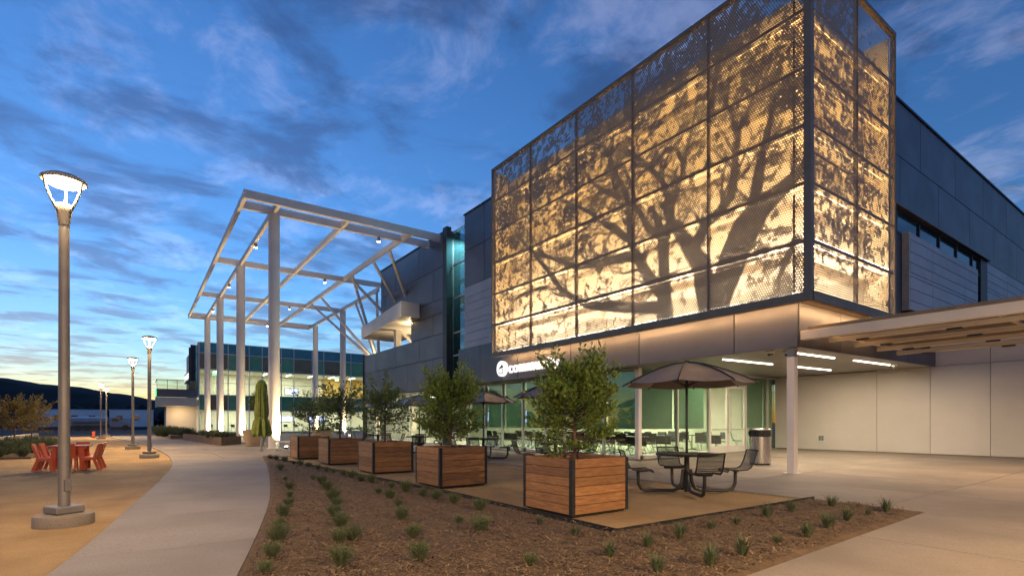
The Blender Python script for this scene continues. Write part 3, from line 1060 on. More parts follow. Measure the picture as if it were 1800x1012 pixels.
BLOBS = [(-15.03, 9.41, 0.65, 0.9), (-15.53, 9.02, 0.49, 0.7), (-18.56, 9.33, 0.74, 0.8), (-19.22, 10.4, 0.76, 0.9), (-16.96, 10.98, 1.05, 0.9), (-18.78, 11.14, 0.87, 0.8), (-14.71, 10.8, 1.07, 0.95), (-13.51, 11.55, 1.12, 0.85), (-11.67, 11.66, 1.03, 0.85), (-10.32, 12.05, 0.96, 0.9), (-9.12, 12.23, 0.99, 0.9), (-8.07, 11.14, 0.85, 0.6), (-7.43, 10.49, 0.82, 0.9), (-6.69, 11.09, 0.71, 0.7), (-6.69, 9.66, 0.64, 0.95), (-15.03, 7.67, 0.87, 0.6), (-14.1, 7.85, 0.62, 0.7), (-13.23, 6.21, 0.8, 0.45), (-15.03, 6.16, 0.65, 0.5), (-17.54, 6.65, 0.67, 0.4), (-12.17, 9.23, 0.57, 0.6), (-10.11, 6.06, 0.43, 0.35), (-7.58, 6.2, 0.9, 0.6), (-6.98, 5.16, 1.16, 0.6), (-16.41, 11.8, 0.91, 0.7), (-18.35, 8.04, 0.61, 0.5), (-8.07, 11.92, 0.93, 0.8), (-12.42, 10.58, 0.58, 0.7), (-13.23, 6.91, 0.44, 0.6), (-15.53, 5.37, 0.49, 0.4), (-12.55, 5.67, 0.49, 0.3), (-8.23, 9.05, 0.63, 0.4), (-6.83, 8.58, 0.72, 0.6), (-8.76, 10.08, 0.4, 0.6), (-17.74, 5.37, 0.53, 0.35)]



# finer branches and twigs grow out of the main limbs
rt_ = random.Random(21)
main = [list(l_) for l_ in LIMBS]
tips = []
for l_ in main:
    for (xa, za, ra), (xb, zb, rb) in zip(l_, l_[1:]):
        for k in range(2):
            t = rt_.random()
            if ra > .3 and rt_.random() < .6:
                continue
            ang = math.atan2(zb - za, xb - xa) + rt_.choice([-1, 1]) * rt_.uniform(.4, 1.1)
            if math.sin(ang) < -.5:
                continue
            tips.append((xa + (xb - xa) * t, za + (zb - za) * t, min(.055, (ra + rb) * .3), ang, rt_.uniform(.6, 1.5)))
    x, z, r = l_[-1]
    x0_, z0_, _ = l_[-2]
    tips.append((x, z, r, math.atan2(z - z0_, x - x0_), 1.2))
for x, z, r, ang, L in tips:
    pts = [(x, z, r)]
    for k in range(5):
        ang += rt_.uniform(-.45, .45)
        x += math.cos(ang) * L / 5
        z += math.sin(ang) * L / 5 + .02
        pts.append((x, z, max(.014, r * (1 - .17 * (k + 1)))))
        if rt_.random() < .5:
            a2_ = ang + rt_.choice([-1, 1]) * rt_.uniform(.5, 1.0)
            LIMBS.append([pts[-1], (x + math.cos(a2_) * L * .25, z + math.sin(a2_) * L * .25, .02), (x + math.cos(a2_ + .3) * L * .45, z + math.sin(a2_ + .3) * L * .45, .012)])
    LIMBS.append(pts)


def art(px, pz):
    """open (0..1) and leaf (0..1) for points of the front screen"""
    n = len(px)
    limb = np.zeros(n)
    for pts in LIMBS:
        for (xa, za, ra), (xb, zb, rb) in zip(pts, pts[1:]):
            dx, dz = xb - xa, zb - za
            t = np.clip(((px - xa) * dx + (pz - za) * dz) / (dx * dx + dz * dz), 0, 1)
            d = np.hypot(px - xa - t * dx, pz - za - t * dz)
            r = ra + (rb - ra) * t
            limb = np.maximum(limb, np.clip((r - d) / .04 + .5, 0, 1))
    leaf = np.zeros(n)
    for x, z, r, d in BLOBS:
        q = np.hypot((px - x), (pz - z) * 1.15) / (r * 1.1)
        leaf = np.maximum(leaf, d * np.clip(1.35 - q, 0, 1) ** .7)
    return limb, leaf


def screen_panel(kind, a0, a1, z0, z1):
    nu = max(2, int((a1 - a0) / .042))
    nv = max(2, int((z1 - z0) / .042))
    U, V = np.meshgrid(np.linspace(a0, a1, nu + 1), np.linspace(z0, z1, nv + 1), indexing='ij')
    U, V = U.ravel(), V.ravel()
    if kind == 'front':
        limb, leaf = art(U, V)
        co = [(u, YB, v) for u, v in zip(U, V)]
    else:
        s = U - 13.4
        limb = np.zeros(len(U))
        leaf = np.clip(np.where(V > 5.8, .63, .54 - (5.8 - V) * .35), .05, 1) - np.clip((s - 2.6) * .12, 0, .3)
        leaf = np.where((V > 11.6) & (s > 2.55), .05, leaf)
        co = [(XB, u, v) for u, v in zip(U, V)]
    base = np.empty(len(U))
    hi_ = np.empty(len(U))
    for i, (u, v) in enumerate(zip(U, V)):
        nz1 = noise.noise((u * 1.6, v * 1.6, 5 if kind == 'front' else 9))
        nz2 = noise.noise((u * 5.5, v * 5.5, 2))
        base[i] = nz1 * .6 + nz2 * .5
        hi_[i] = noise.noise((u * 3.6, v * 3.6, 7)) + .9 * noise.noise((u * 9.7, v * 9.7, 8))
    bgd = .30 + .20 * np.clip((V - 6.5) / 4, 0, 1) + .10 * np.clip((-14 - U) / 4, 0, 1) if kind == 'front' else .25
    dens = np.maximum(leaf, bgd)
    clump = np.clip((hi_ * .80 + base * .55 + dens * 1.5 - .64) * 3.4, 0, 1)
    leaf = np.clip(clump * (.72 + .3 * dens), 0, 1)
    op = np.full(len(U), .95)
    op = np.where(V < 4.95 + .15 * np.sin(U * 1.7), .62, op)       # the ground in the picture
    op = op * (1 - limb * .97)
    leaf = leaf * (1 - limb * .8)
    faces = []
    for i in range(nu):
        for j in range(nv):
            a = i * (nv + 1) + j
            q = (a, a + nv + 1, a + nv + 2, a + 1)
            faces.append(q)
    g_ = G()
    g_.v, g_.f = co, faces
    o = g_.build('screen_panel', 'screen_metal', frame)
    for nm, arr in (('open', op), ('leaf', leaf)):
        at = o.data.attributes.new(nm, 'FLOAT', 'POINT')
        at.data.foreach_set('value', arr.astype(np.float32))
    return o


for a, b in zip(XS, XS[1:]):
    for c, d in zip(ZS, ZS[1:]):
        screen_panel('front', a, b, c, d)
for a, b in zip(YS, YS[1:]):
    for c, d in zip(ZS, ZS[1:]):
        screen_panel('side', a, b, c, d)

# ---- sign on the fascia
sg = thing('community_sign', 'white lit sign reading community beside a round house emblem on the dark fascia', 'sign', (-18, 13.86, 3.5))
dsc = G()
seg = 40
dsc.v = [(-20.3 + .36 * math.cos(2 * PI * k / seg), y, 3.86 + .36 * math.sin(2 * PI * k / seg)) for y in (13.76, 13.915) for k in range(seg)]
dsc.f = [tuple(range(seg)), tuple(reversed(range(seg, 2 * seg)))] + [((k + 1) % seg, k, seg + k, seg + (k + 1) % seg) for k in range(seg)]
disc = dsc.build('emblem_disc', 'sign_white', sg, fix=True)
em = G()
em.prism_xz([(-20.50, 3.83), (-20.10, 3.90), (-20.14, 4.02), (-20.19, 3.98), (-20.24, 4.06), (-20.27, 3.99)], 13.745, 13.758)
em.box(-20.46, -20.43, 13.745, 13.758, 3.62, 3.82)
em.box(-20.17, -20.14, 13.745, 13.758, 3.62, 3.86)
em.box(-20.429, -20.171, 13.745, 13.758, 3.62, 3.65)
em.build('emblem_house', 'charcoal_dark', disc, fix=True)


def text_meshes(txt, x0, width, z0, height, y, depth, mat, parent, name='letter', axis='x', bold=.006):
    """each character its own mesh, laid on a wall facing -y (axis x) or +x (axis y)"""
    cu = bpy.data.curves.new('t', 'FONT')
    cu.body = txt
    cu.size = 1
    cu.extrude = .05
    cu.offset = bold
    cu.space_character = 1.1
    ob_ = bpy.data.objects.new('t', cu)
    COL.objects.link(ob_)
    bpy.context.view_layer.update()
    full = ob_.to_mesh()
    xsx = [v.co.x for v in full.vertices]
    wx0, wx1 = min(xsx), max(xsx)
    ob_.to_mesh_clear()
    # split by letter: cumulative widths of the prefixes
    pos = []
    for k, ch in enumerate(txt):
        cu.body = txt[:k + 1]
        bpy.context.view_layer.update()
        me = ob_.to_mesh()
        pos.append(max(v.co.x for v in me.vertices))
        ob_.to_mesh_clear()
    sx = width / (wx1 - wx0)
    for k, ch in enumerate(txt):
        if ch == ' ':
            continue
        cu.body = ch
        bpy.context.view_layer.update()
        me = ob_.to_mesh()
        vs2 = [v.co.copy() for v in me.vertices]
        fs2 = [tuple(p.vertices) for p in me.polygons]
        ob_.to_mesh_clear()
        mx_ = max(v.x for v in vs2)
        off = pos[k] - mx_ - wx0
        g_ = G()
        for v in vs2:
            u = x0 + (v.x + off) * sx
            w = z0 + v.y * height
            dd_ = y - (v.z / .05 + 1) * depth / 2
            g_.v.append((u, dd_, w) if axis == 'x' else (-dd_, u, w))
        g_.f = fs2
        g_.build(name, mat, parent, fix=True)
    bpy.data.objects.remove(ob_)
    bpy.data.curves.remove(cu)


text_meshes('community', -19.78, 3.55, 3.62, .72, 13.90, .08, 'sign_white', sg)

# ---- column of the overhang, cameras
cl = thing('overhang_column', 'square off-white steel column under the corner of the charcoal overhang', 'column', (-7.05, 14.12, 0))
G().box(-7.15, -6.95, 14.02, 14.22, 0, 3.08).build('shaft', 'steel_white', cl, bevel=.012)
G().box(-7.14, -6.96, 14.03, 14.21, 3.082, 3.315).build('cap', 'soffit_metal', cl)
G().box(-7.21, -6.89, 13.96, 14.28, 0, .02).build('base_plate', 'steel_white', cl)
for (x, y), lab in (((-7.75, 14.3), 'dome camera on the soffit, left one of the pair beside the square column'),
                    ((-7.5, 14.75), 'dome camera on the soffit, right one of the pair beside the square column'),
                    ((-7.4, 22.1), 'dome camera on the soffit near the white wall')):
    z = 3.322 + .0107 * (y - 13.92)
    dc = thing('security_camera', lab, 'camera', (x, y, z), group='dome cameras on the soffit')
    G().lathe([(.11, 0), (.11, -.05), (.085, -.07)][::-1], 16, (x, y, z)).build('housing', 'steel_white', dc, smooth=40)
    G().lathe([(.02, -.14), (.06, -.12), (.08, -.09), (.08, -.071)], 16, (x, y, z)).build('dome', 'dark_glass', dc, smooth=60)

# ---- louvred entrance canopy on the right
cn = thing('entrance_canopy', 'pale metal canopy with perforated decking running right from the overhang corner', 'canopy', (-2, 17, 3.5))
G().box(-6.72, 12, 13.86, 14.02, 3.47, 3.70).build('front_beam', 'canopy_paint', cn, bevel=.008)
for y in (15.47, 17.03, 18.63, 20.19):
    bm_ = G().box(-6.7, 12, y - .06, y + .06, 3.55, 3.66).build('beam', 'canopy_paint', cn)
    for x in (-5.9, -4.0, -1.5, 1.5):
        fx = G().box(x - .14, x + .14, y - .05, y + .05, 3.51, 3.548).build('downlight', 'black_metal', bm_)
yy = 14.2
sl_ = G().box(-6.66, 11.9, -.018, .018, -.05, .05).build('louvre_slat', 'deck_brown', cn)
sl_.data.transform(Matrix.Translation((WORLD[cn.name])))
first = True
while yy < 20.3:
    o = sl_ if first else sl_.copy()
    if not first:
        COL.objects.link(o)
    first = False
    o.location = (-WORLD[cn.name][0], yy - WORLD[cn.name][1], 3.79 - WORLD[cn.name][2])
    o.rotation_euler = (.35, 0, 0)
    o.location.x = 0 - WORLD[cn.name][0]
    yy += .17
for x in (-6.62, -3.2, .3, 3.8, 7.3, 11):
    G().box(x - .04, x + .04, 14.03, 20.26, 3.69, 3.728).build('rafter', 'canopy_paint', cn)
for x in (4.0, 11.0):
    G().box(x - .12, x + .12, 19.9, 20.1, 0, 3.53).build('post', 'canopy_paint', cn)
for x in (-4.0, -1.0, 2.0, 5):
    for y in (16.2, 19.0):
        add_light('canopy_light', 'SPOT', (x, y, 3.45), 30, (1, .64, .36), cn, .08, (x, y, 0), 150, .8)

# ------------------------------------------------------------------ steel pergola
pg = thing('steel_pergola', 'tall off-white steel pergola of round columns and open beams over the concourse', 'pergola', (-45, 10, 0))
CX_ = [-29.2, -40.2, -51.6, -62.0]
CY_ = 5.65
for x in CX_:
    c_ = G().lathe([(.36, 0), (.36, .03), (.27, .031), (.27, 12.08), (.2, 12.09)], 28, (x, CY_, 0)).build('column', 'steel_white', pg, smooth=40)
for x, y in ((-50.5, 15.9), (-60.5, 16.0)):
    G().lathe([(.36, 0), (.36, .03), (.27, .031), (.27, 12.08), (.2, 12.09)], 28, (x, y, 0)).build('column', 'steel_white', pg, smooth=40)
# beams along x
for y in (4.12, CY_, 9.15, 12.72, 16.0):
    xe = -27.95 if y < 14 else -41.5
    h = .16
    G().box(-63.2, xe, y - h / 2, y + h / 2, 12.10, 12.44).build('beam', 'steel_white', pg)
# beams across
for x in (-27.85, -29.3, -40.2, -51.6, -63.25):
    G().box(x - .1, x + .1, 4.03, 14.5 if x > -37 else 16.1, 12.08 if x != -27.85 else 12.06, 12.46).build('cross_beam', 'steel_white', pg)
G().box(-62.1, -61.9, 4.05, 16.05, 12.085, 12.455).build('cross_beam', 'steel_white', pg)
# struts fanning out like branches
N1, N2 = (-44.0, 17.0, 6.3), (-36.2, 17.8, 6.2)
for base, tops in ((N1, [(-38.2, 12.72), (-46.4, 12.72), (-49.6, 12.72), (-41.8, 15.95), (-47, 15.95)]),
                   (N2, [(-34.0, 12.72), (-31.2, 12.72), (-38.8, 12.72)])):
    G().tube([(base[0], base[1], 0), base], .16, 12).build('strut', 'steel_white', pg, smooth=40)
    for x, y in tops:
        G().tube([base, (x, y, 12.12)], [.14, .10], 10).build('strut', 'steel_white', pg, smooth=40)


for bx_, by_, bz_ in (N1, N2):
    add_light('strut_light', 'SPOT', (bx_ + .9, by_ - .9, 5.6), 60, (1, .74, .44), pg, .08, (bx_, by_ - 2.5, 12), 110, .8)


def beam_spot(x, y, z, power=9, parent=pg):
    s = G().lathe([(.09, -.26), (.09, -.03), (.03, 0)], 12, (x, y, z)).build('spotlight', 'pole_bronze', parent, smooth=40)
    G().lathe([(.075, -.285), (.075, -.262)], 12, (x, y, z)).build('bulb', 'spot_glow', s)
    add_light('spot_beam', 'SPOT', (x, y, z - .3), power * 11, (1, .78, .46), parent, .07, (x, y, 0), 100, .9)


for x in (-34.6, -46, -57):
    beam_spot(x, CY_ + .02, 12.1)
for x in (-29.3, -40.2, -51.6, -61.98):
    beam_spot(x, 11.3, 12.085)
# uplights at the column feet
for x, y in [(x, CY_) for x in CX_] + [(-50.5, 15.9), (-60.5, 16.0)]:
    ul = G().lathe([(.09, 0.005), (.11, .05), (.09, .12)], 14, (x + .62, y + .45, 0)).build('uplight', 'black_metal', pg)
    G().lathe([(.075, .121), (.075, .13)], 14, (x + .62, y + .45, 0)).build('bulb', 'spot_glow', ul)
    add_light('uplight_beam', 'SPOT', (x + .62, y + .45, .16), 420, (1, .72, .40), pg, .05, (x, y, 3.2), 95, .7)

# ------------------------------------------------------------------ far glass building
fb = thing('glass_building', 'far two storey building with green and teal glass bands beyond the pergola', 'building', (-80, 16, 0))
FX = -75.5
FY = [5.98, 7.13, 9.17, 10.14, 11.6, 13.16, 15.51, 17.1, 19.5, 21.08, 23.44, 24.92, 27.31, 29.0, 31.0, 33.0, 36]
FZ = [0.1, 2.87, 4.79, 8.0, 10.0, 11.3]
pat = {1: 'gbggbgggggbggbgg', 3: 'bbgbgbgbgbggbgbg'}
fr = G()
for y in FY:
    fr.box(FX - .1, FX + .08, y - .05, y + .05, 0, 11.3)
for z in FZ:
    fr.box(FX - .1, FX + .085, FY[0] - .05, FY[-1], z - .05, z + .05)
fr.box(FX - .1, FX + .07, FY[0], FY[-1], 6.3, 6.36)
fr.build('window_frame', 'mullion', fb)
for r in range(5):
    for k, (a, b) in enumerate(zip(FY, FY[1:])):
        if r in (1, 3):
            mt_ = 'spandrel_green' if pat[r][k] == 'g' else 'spandrel_brown'
        elif r == 4:
            mt_ = 'spandrel_teal'
        else:
            mt_ = 'glass_clear'
        G().box(FX - .03, FX + .01, a + .05, b - .05, FZ[r] + .05, FZ[r + 1] - .05).build('pane', mt_, fb)
G().box(-95, FX - .12, 6.0, 36, 11.0, 11.35).build('roof', 'charcoal_dark', fb)
G().box(-95, FX - .12, 6.0, 36, 3.5, 4.3).build('floor_slab', 'interior_floor', fb)
G().box(-95, FX - .12, 6.0, 36, -.05, .06).build('floor_slab', 'interior_floor', fb)
G().box(-95, FX - .12, 6.0, 36, 7.95, 8.2).build('ceiling', 'interior_wall', fb)
G().box(-82.0, -81.8, 6.1, 22.5, 4.3, 7.95).build('inner_wall', 'interior_wall', fb)
G().box(-82.0, -81.8, 22.51, 36, 4.3, 7.95).build('inner_wall', 'interior_orange', fb)
G().box(-82.0, -81.8, 6.1, 36, .06, 3.5).build('inner_wall', 'interior_wall', fb)
for z in (7.9, 3.45):
    for k, y in enumerate((8, 11, 14, 17, 20, 23, 26, 30)):
        G().box(-79.6, -77.0, y - .06, y + .06, z - .04, z - .01).build('ceiling_light', 'room_light', fb)
    for y in (10, 17, 24, 31):
        add_light('room_light', 'AREA', (-78.3, y, z - .06), 48, (1, .93, .74), fb, 4, (-78.3, y, 0), sizey=3)
# left end: side wall, balcony
G().box(-95, FX - .12, 5.85, 5.98, 4.5, 11.3).build('side_wall', 'wall_white', fb)
for k, (xa, xb_) in enumerate([(-79, -75.6), (-83, -79.1)]):
    for z0, z1 in ((4.7, 7.9), (8.0, 9.9), (10.0, 11.2)):
        G().box(xa, xb_, 5.78, 5.84, z0, z1).build('side_pane', 'spandrel_teal' if k == 0 else 'grey_siding', fb)
G().box(-82, -81.9, 5.3, 5.84, 4.6, 11.35).build('side_fin', 'charcoal_dark', fb)
G().box(-79.1, -79.0, 5.3, 5.84, 4.6, 11.35).build('side_fin', 'charcoal_dark', fb)
G().box(-95, -84, 5.6, 5.77, 7.2, 8.6).build('sign_board', 'charcoal_dark', fb)
for k in range(9):
    G().box(-94.6 + k * 1.15, -93.9 + k * 1.15, 5.53, 5.595, 7.5, 8.3).build('sign_letter', 'sign_white', fb)
G().box(-82.5, -75.7, 1.6, 5.75, 3.25, 4.4).build('balcony', 'plaster', fb)
G().box(-82.5, -76.5, 2.6, 5.75, 0, 3.24).build('ground_wall', 'plaster', fb)
rl = G()
rl.box(-75.75, -75.70, 1.65, 5.7, 4.42, 5.4).box(-82.4, -75.76, 1.62, 1.66, 4.42, 5.4)
rl.build('balcony_panel', 'charcoal_panel', fb)
rl = G()
for p, q in (((-75.72, 1.66, 6.5), (-75.72, 5.7, 6.5)), ((-82.4, 1.64, 6.5), (-75.72, 1.64, 6.5))):
    rl.bar(p, q, .06, .06)
for y in (1.66, 2.7, 3.7, 4.7, 5.68):
    rl.bar((-75.72, y, 5.4), (-75.72, y, 6.5), .05, .05)
rl.build('balcony_rail', 'charcoal_dark', fb)
G().box(-75.715, -75.705, 1.7, 5.66, 5.42, 6.46).build('balcony_glass', 'glass_clear', fb)
text_meshes('FE', -77.9, 1.7, 4.55, 1.35, 1.6, .06, 'exit_green', fb, 'sign_letter', bold=.02)
for z, y in ((7.75, 7.6), (7.75, 23.2), (3.2, 7.6)):
    G().box(-77.3, -77.25, y, y + .5, z - .35, z).build('exit_sign', 'exit_green', fb)
# rooms: screens, furniture
for (y, z, w, h), lab in (((17.3, 5.45, 1.75, .85), 'blue wall screen upstairs in the far glass building'),
                          ((15.7, 1.5, 2.6, .75), 'blue wall screen downstairs beside the green parasol'),
                          ((20.5, 1.4, 2.6, .8), 'blue wall screen downstairs behind the planter trees')):
    sn = thing('wall_screen', lab, 'screen', (-81.7, y, z), group='blue screens in the far building')
    G().box(-81.79, -81.72, y - .05, y + w + .05, z - .05, z + h + .05).build('bezel', 'black_metal', sn)
    G().box(-81.715, -81.71, y, y + w, z, z + h).build('display', 'screen_blue', sn)
add_light('far_entry_light', 'AREA', (-74.6, 3.9, 3.1), 14, (1, .72, .4), fb, 1, (-75.5, 3.9, 0))

# ------------------------------------------------------------------ lamp posts


def lamp_post():
    r = thing('lamp_post', 'lamp', 'lamp post', (0, 0, 0), group='plaza lamp posts', local=True)
    G().lathe([(.33, -.1), (.33, .09), (.315, .11), (.12, .13)], 32).build('footing', 'concrete', r, smooth=40)
    G().box(-.165, .165, -.165, .165, .13, .225).build('base_cover', 'pole_bronze', r, bevel=.012)
    G().lathe([(.068, .225), (.064, 1.5), (.058, 4.02)], 20).build('pole', 'pole_bronze', r, smooth=40)
    G().box(.055, .11, -.035, .035, .42, .58).build('hand_hole', 'pole_bronze', r, bevel=.008)
    hd = G().lathe([(.062, 4.02), (.068, 4.08), (.085, 4.2), (.098, 4.27), (.085, 4.30), (.02, 4.32)], 20).build('head', 'pole_bronze', r, smooth=50)
    for s in (0, 1, 2):
        t = s * 2 * PI / 3 + .5
        c, q = math.cos(t), math.sin(t)
        G().tube([(c * .08, q * .08, 4.22), (c * .15, q * .15, 4.34), (c * .21, q * .21, 4.5), (c * .238, q * .238, 4.62)], [.022, .016, .015, .015], 7).build('arm', 'pole_bronze', hd, smooth=50)
    G().lathe([(.24, 4.60), (.255, 4.615), (.25, 4.64), (.18, 4.685), (.08, 4.71), (.01, 4.715)], 28).build('hood', 'cream_trim', r, smooth=45)
    G().lathe([(.22, 4.598), (.16, 4.56), (.01, 4.54)], 24, cap=False).build('diffuser', 'lamp_glow', r)
    return r


lp = lamp_post()
lamps = [((-9.33, -.84), 'tall bronze lamp post in the foreground, standing in front of the red table', 36),
         ((-24.8, .3), 'slim bronze lamp post at the bend of the path, nearest behind the foreground one', 36),
         ((-33.4, -.3), 'third bronze lamp post along the path, just left of the bend', 36),
         ((-56.4, -2.7), 'small distant lamp post, left one of the far pair before the parked truck', 45),
         ((-62.9, -2.6), 'small distant lamp post, right one of the far pair before the parked truck', 45),
         ((-41.5, -6.9), 'distant lamp post at the far left edge beyond the low wall', 45),
         ((2.2, -3.3), 'bronze lamp post on the gravel closest to the viewpoint', 200),
         ((4.6, 5.6), 'bronze lamp post beside the right concrete walk', 330)]
for i, ((x, y), lab, pw) in enumerate(lamps):
    o = lp if i == 0 else dup(lp, (0, 0, 0))
    o.location = (x, y, 0)
    o.rotation_euler.z = .55
    o['label'] = lab
    add_light('lamp_light', 'AREA', (0, 0, 4.52), pw, (1, .67, .33), None, .4, (0, 0, 0)).parent = o
    add_light('lamp_spill', 'POINT', (0, 0, 4.44), 2.5, (1, .74, .42), None, .05).parent = o

# ------------------------------------------------------------------ planters with small trees


def planter():
    r = thing('wooden_planter', 'p', 'planter', (0, 0, 0), group='wooden planters along the patio edge', local=True)
    S, H = 1.16, .80
    h = H / 6
    long = G().box(-S / 2 + .05, S / 2 - .05, -.018, .018, .003, h - .003)
    pl = long.build('plank', 'wood', r, bevel=.004)
    first = True
    for side in range(4):
        a = side * PI / 2
        for k in range(6):
            o = pl if first else pl.copy()
            if not first:
                COL.objects.link(o)
                o.parent = r
            first = False
            o.rotation_euler.z = a
            o.location = (math.sin(a) * (S / 2 - .018), -math.cos(a) * (S / 2 - .018), .03 + k * h)
    for sx in (-1, 1):
        for sy in (-1, 1):
            p = G()
            x, y = sx * S / 2, sy * S / 2
            p.box(x, x - sx * .062, y + sy * .003, y - sy * .004, .02, H + .028)
            p.box(x + sx * .003, x - sx * .004, y, y - sy * .062, .02, H + .0275)
            p.build('corner_iron', 'black_metal', r)
    b = G()
    b.box(-S / 2 + .04, S / 2 - .04, -S / 2 + .04, S / 2 - .04, .0, .028)
    b.build('base', 'black_metal', r)
    s = G()
    n = 14
    L = S / 2 - .04
    for i in range(n + 1):
        for j in range(n + 1):
            x, y = -L + 2 * L * i / n, -L + 2 * L * j / n
            s.v.append((x, y, H - .05 + .03 * noise.noise((x * 4, y * 4, 4)) + .03 * (1 - max(abs(x), abs(y)) / L)))
    for i in range(n):
        for j in range(n):
            q = i * (n + 1) + j
            s.f.append((q, q + n + 1, q + n + 2, q + 1))
    s.build('soil', 'soil', r, smooth=60)
    return r


pp = planter()
PX = [-6.18, -10.28, -14.02, -17.68, -21.05]
PY = [5.6, 5.63, 5.6, 5.5, 5.35]
plabs = ['nearest wooden planter box, in front of the open umbrella table', 'second wooden planter box from the front of the row',
         'middle wooden planter box of the row of five', 'fourth wooden planter box from the front of the row', 'farthest wooden planter box, next to the closed green parasol']
for i in range(5):
    o = pp if i == 0 else dup(pp, (0, 0, 0))
    o.location = (PX[i], PY[i], -.008)
    o['label'] = plabs[i]


def leaf_quad(g, p, d, nrm, ln, w):
    s = d.cross(nrm).normalized() * w
    n2 = nrm * (w * .35)
    m_ = p + d * ln * .5
    g.add([p, m_ + s + n2, p + d * ln, m_ - s + n2], [(0, 1, 2), (0, 2, 3)])


def small_tree(name, label, loc, seed, z0, z1, rx, stem_h, ntw, lpt, ll, lw, mat, up=.5, group=None, cat='tree', lean=0, bare=.3):
    rd = random.Random(seed)
    t = thing(name, label, cat, loc, rd.uniform(0, 6), group, local=True)
    hgt = z1 - z0
    axis = [Vector((lean * k * .2 + rd.uniform(-.03, .03), rd.uniform(-.03, .03), k)) for k in np.linspace(0, z0 + hgt * .75, 6)]
    axis[0] = Vector((0, 0, -.06))
    tr = G().tube(axis, [.032 * (1 - .13 * k) for k in range(6)], 8)
    tr.build('trunk', 'bark', t, smooth=60)
    br, lf = G(), G()
    for k in range(ntw):
        f = rd.random() ** .8
        zb = z0 * .8 + hgt * .70 * f
        # trunk point
        q = zb / (z0 + hgt * .75) * 5
        i = min(4, int(q))
        base = axis[i].lerp(axis[i + 1], q - i)
        a = rd.uniform(0, 2 * PI)
        env = rx * (1.08 + .5 * noise.noise((math.cos(a) * 1.3 + seed, math.sin(a) * 1.3, f * 3))) * (1.05 - .75 * abs(f - .35))
        L = env * rd.uniform(.75, 1.2)
        el = rd.uniform(-.15, up) + f * up * .8
        d = Vector((math.cos(a), math.sin(a), 0))
        p0 = base
        p1 = base + d * L * .55 + Vector((0, 0, L * math.tan(min(el, 1.2)) * .35))
        p2 = base + d * L * rd.uniform(.85, 1.0) + Vector((0, 0, L * math.tan(min(el, 1.25)) * .95))
        if p2.z > z1 + .1:
            p2.z = z1 + rd.uniform(-.12, .1)
        br.tube([p0, p1, p2], [.010, .006, .002], 4, cap=False)
        for j in range(lpt):
            u = bare + (1 - bare) * (j + rd.random()) / lpt
            p = p0 * (1 - u) ** 2 + p1 * 2 * u * (1 - u) + p2 * u * u
            tan = ((p1 - p0) * (1 - u) + (p2 - p1) * u).normalized()
            rnd = Vector((rd.gauss(0, 1), rd.gauss(0, 1), rd.gauss(0, 1))).normalized()
            dl_ = (tan * .55 + rnd * .75 + Vector((0, 0, .25))).normalized()
            p = p + rnd * .03
            nr = rnd.cross(dl_)
            if nr.length < .1:
                continue
            leaf_quad(lf, p, dl_, nr.normalized(), ll * rd.uniform(.65, 1.2), lw * rd.uniform(.7, 1.2))
    br.build('branches', 'bark', t)
    stuff(lf.build('crown', mat, t))
    return t


TREES = [(3, .15, 1.78, .72, 150, 38, .085, .022, 'leaf_laurel', .55, 'tree with a dense olive crown in the nearest wooden planter'),
         (11, .12, 1.80, .72, 145, 38, .09, .023, 'leaf_laurel', .6, 'tree with a tall narrow crown in the second wooden planter'),
         (29, .20, 1.88, .80, 62, 30, .10, .026, 'leaf_dark', .6, 'tree with a loose dark crown in the middle wooden planter'),
         (37, .20, 1.80, .92, 66, 30, .10, .026, 'leaf_dark', .6, 'tree with a wide dark crown in the fourth wooden planter'),
         (41, .15, 1.70, .75, 55, 30, .10, .024, 'leaf_dark', .6, 'tree in the farthest wooden planter, half hidden by its neighbour')]
for i, (sd, z0, z1, rx, nt, lp_, ll, lw, mt_, up, lab) in enumerate(TREES):
    small_tree('potted_tree', 'small ' + lab, (PX[i] + .02, PY[i] - .02, .79), sd, z0, z1, rx, .3, nt, lp_, ll, lw, mt_, up, 'small trees in the wooden planters')

# ------------------------------------------------------------------ umbrella tables


def umbrella():
    r = thing('table_umbrella', 'u', 'umbrella', (0, 0, 0), group='brown metal umbrellas over the patio tables', local=True)
    G().lathe([(.024, .76), (.024, 2.46)], 12).build('pole', 'black_metal', r, smooth=40)
    prof = [(.03, 2.50), (.30, 2.455), (.62, 2.36), (.93, 2.235), (1.22, 2.09)]
    for k in range(8):
        a0, a1 = k * PI / 4, (k + 1) * PI / 4
        s = G()
        nn = 6
        for rr, z in prof:
            for j in range(nn + 1):
                f = j / nn
                x = rr * (math.cos(a0) * (1 - f) + math.cos(a1) * f)
                y = rr * (math.sin(a0) * (1 - f) + math.sin(a1) * f)
                s.v.append((x, y, z - .045 * rr * 4 * f * (1 - f) * 0.6))
        for i in range(len(prof) - 1):
            for j in range(nn):
                q = i * (nn + 1) + j
                s.f.append((q, q + nn + 1, q + nn + 2, q + 1))
        s.build('canopy_panel', 'umbrella_metal', r, smooth=60)
        G().tube([(math.cos(a0) * rr, math.sin(a0) * rr, z + .012) for rr, z in prof] + [(math.cos(a0) * 1.25, math.sin(a0) * 1.25, 2.07)], .014, 6).build('rib', 'black_metal', r)
        G().tube([(math.cos(a0) * .03, math.sin(a0) * .03, 2.05), (math.cos(a0) * .6, math.sin(a0) * .6, 2.33)], .008, 5).build('strut', 'black_metal', r)
    G().lathe([(.05, 2.02), (.05, 2.09), (.03, 2.1)], 12).build('hub', 'black_metal', r)
    G().lathe([(.05, 2.49), (.045, 2.53), (.01, 2.55)], 12).build('finial', 'black_metal', r)
    return r


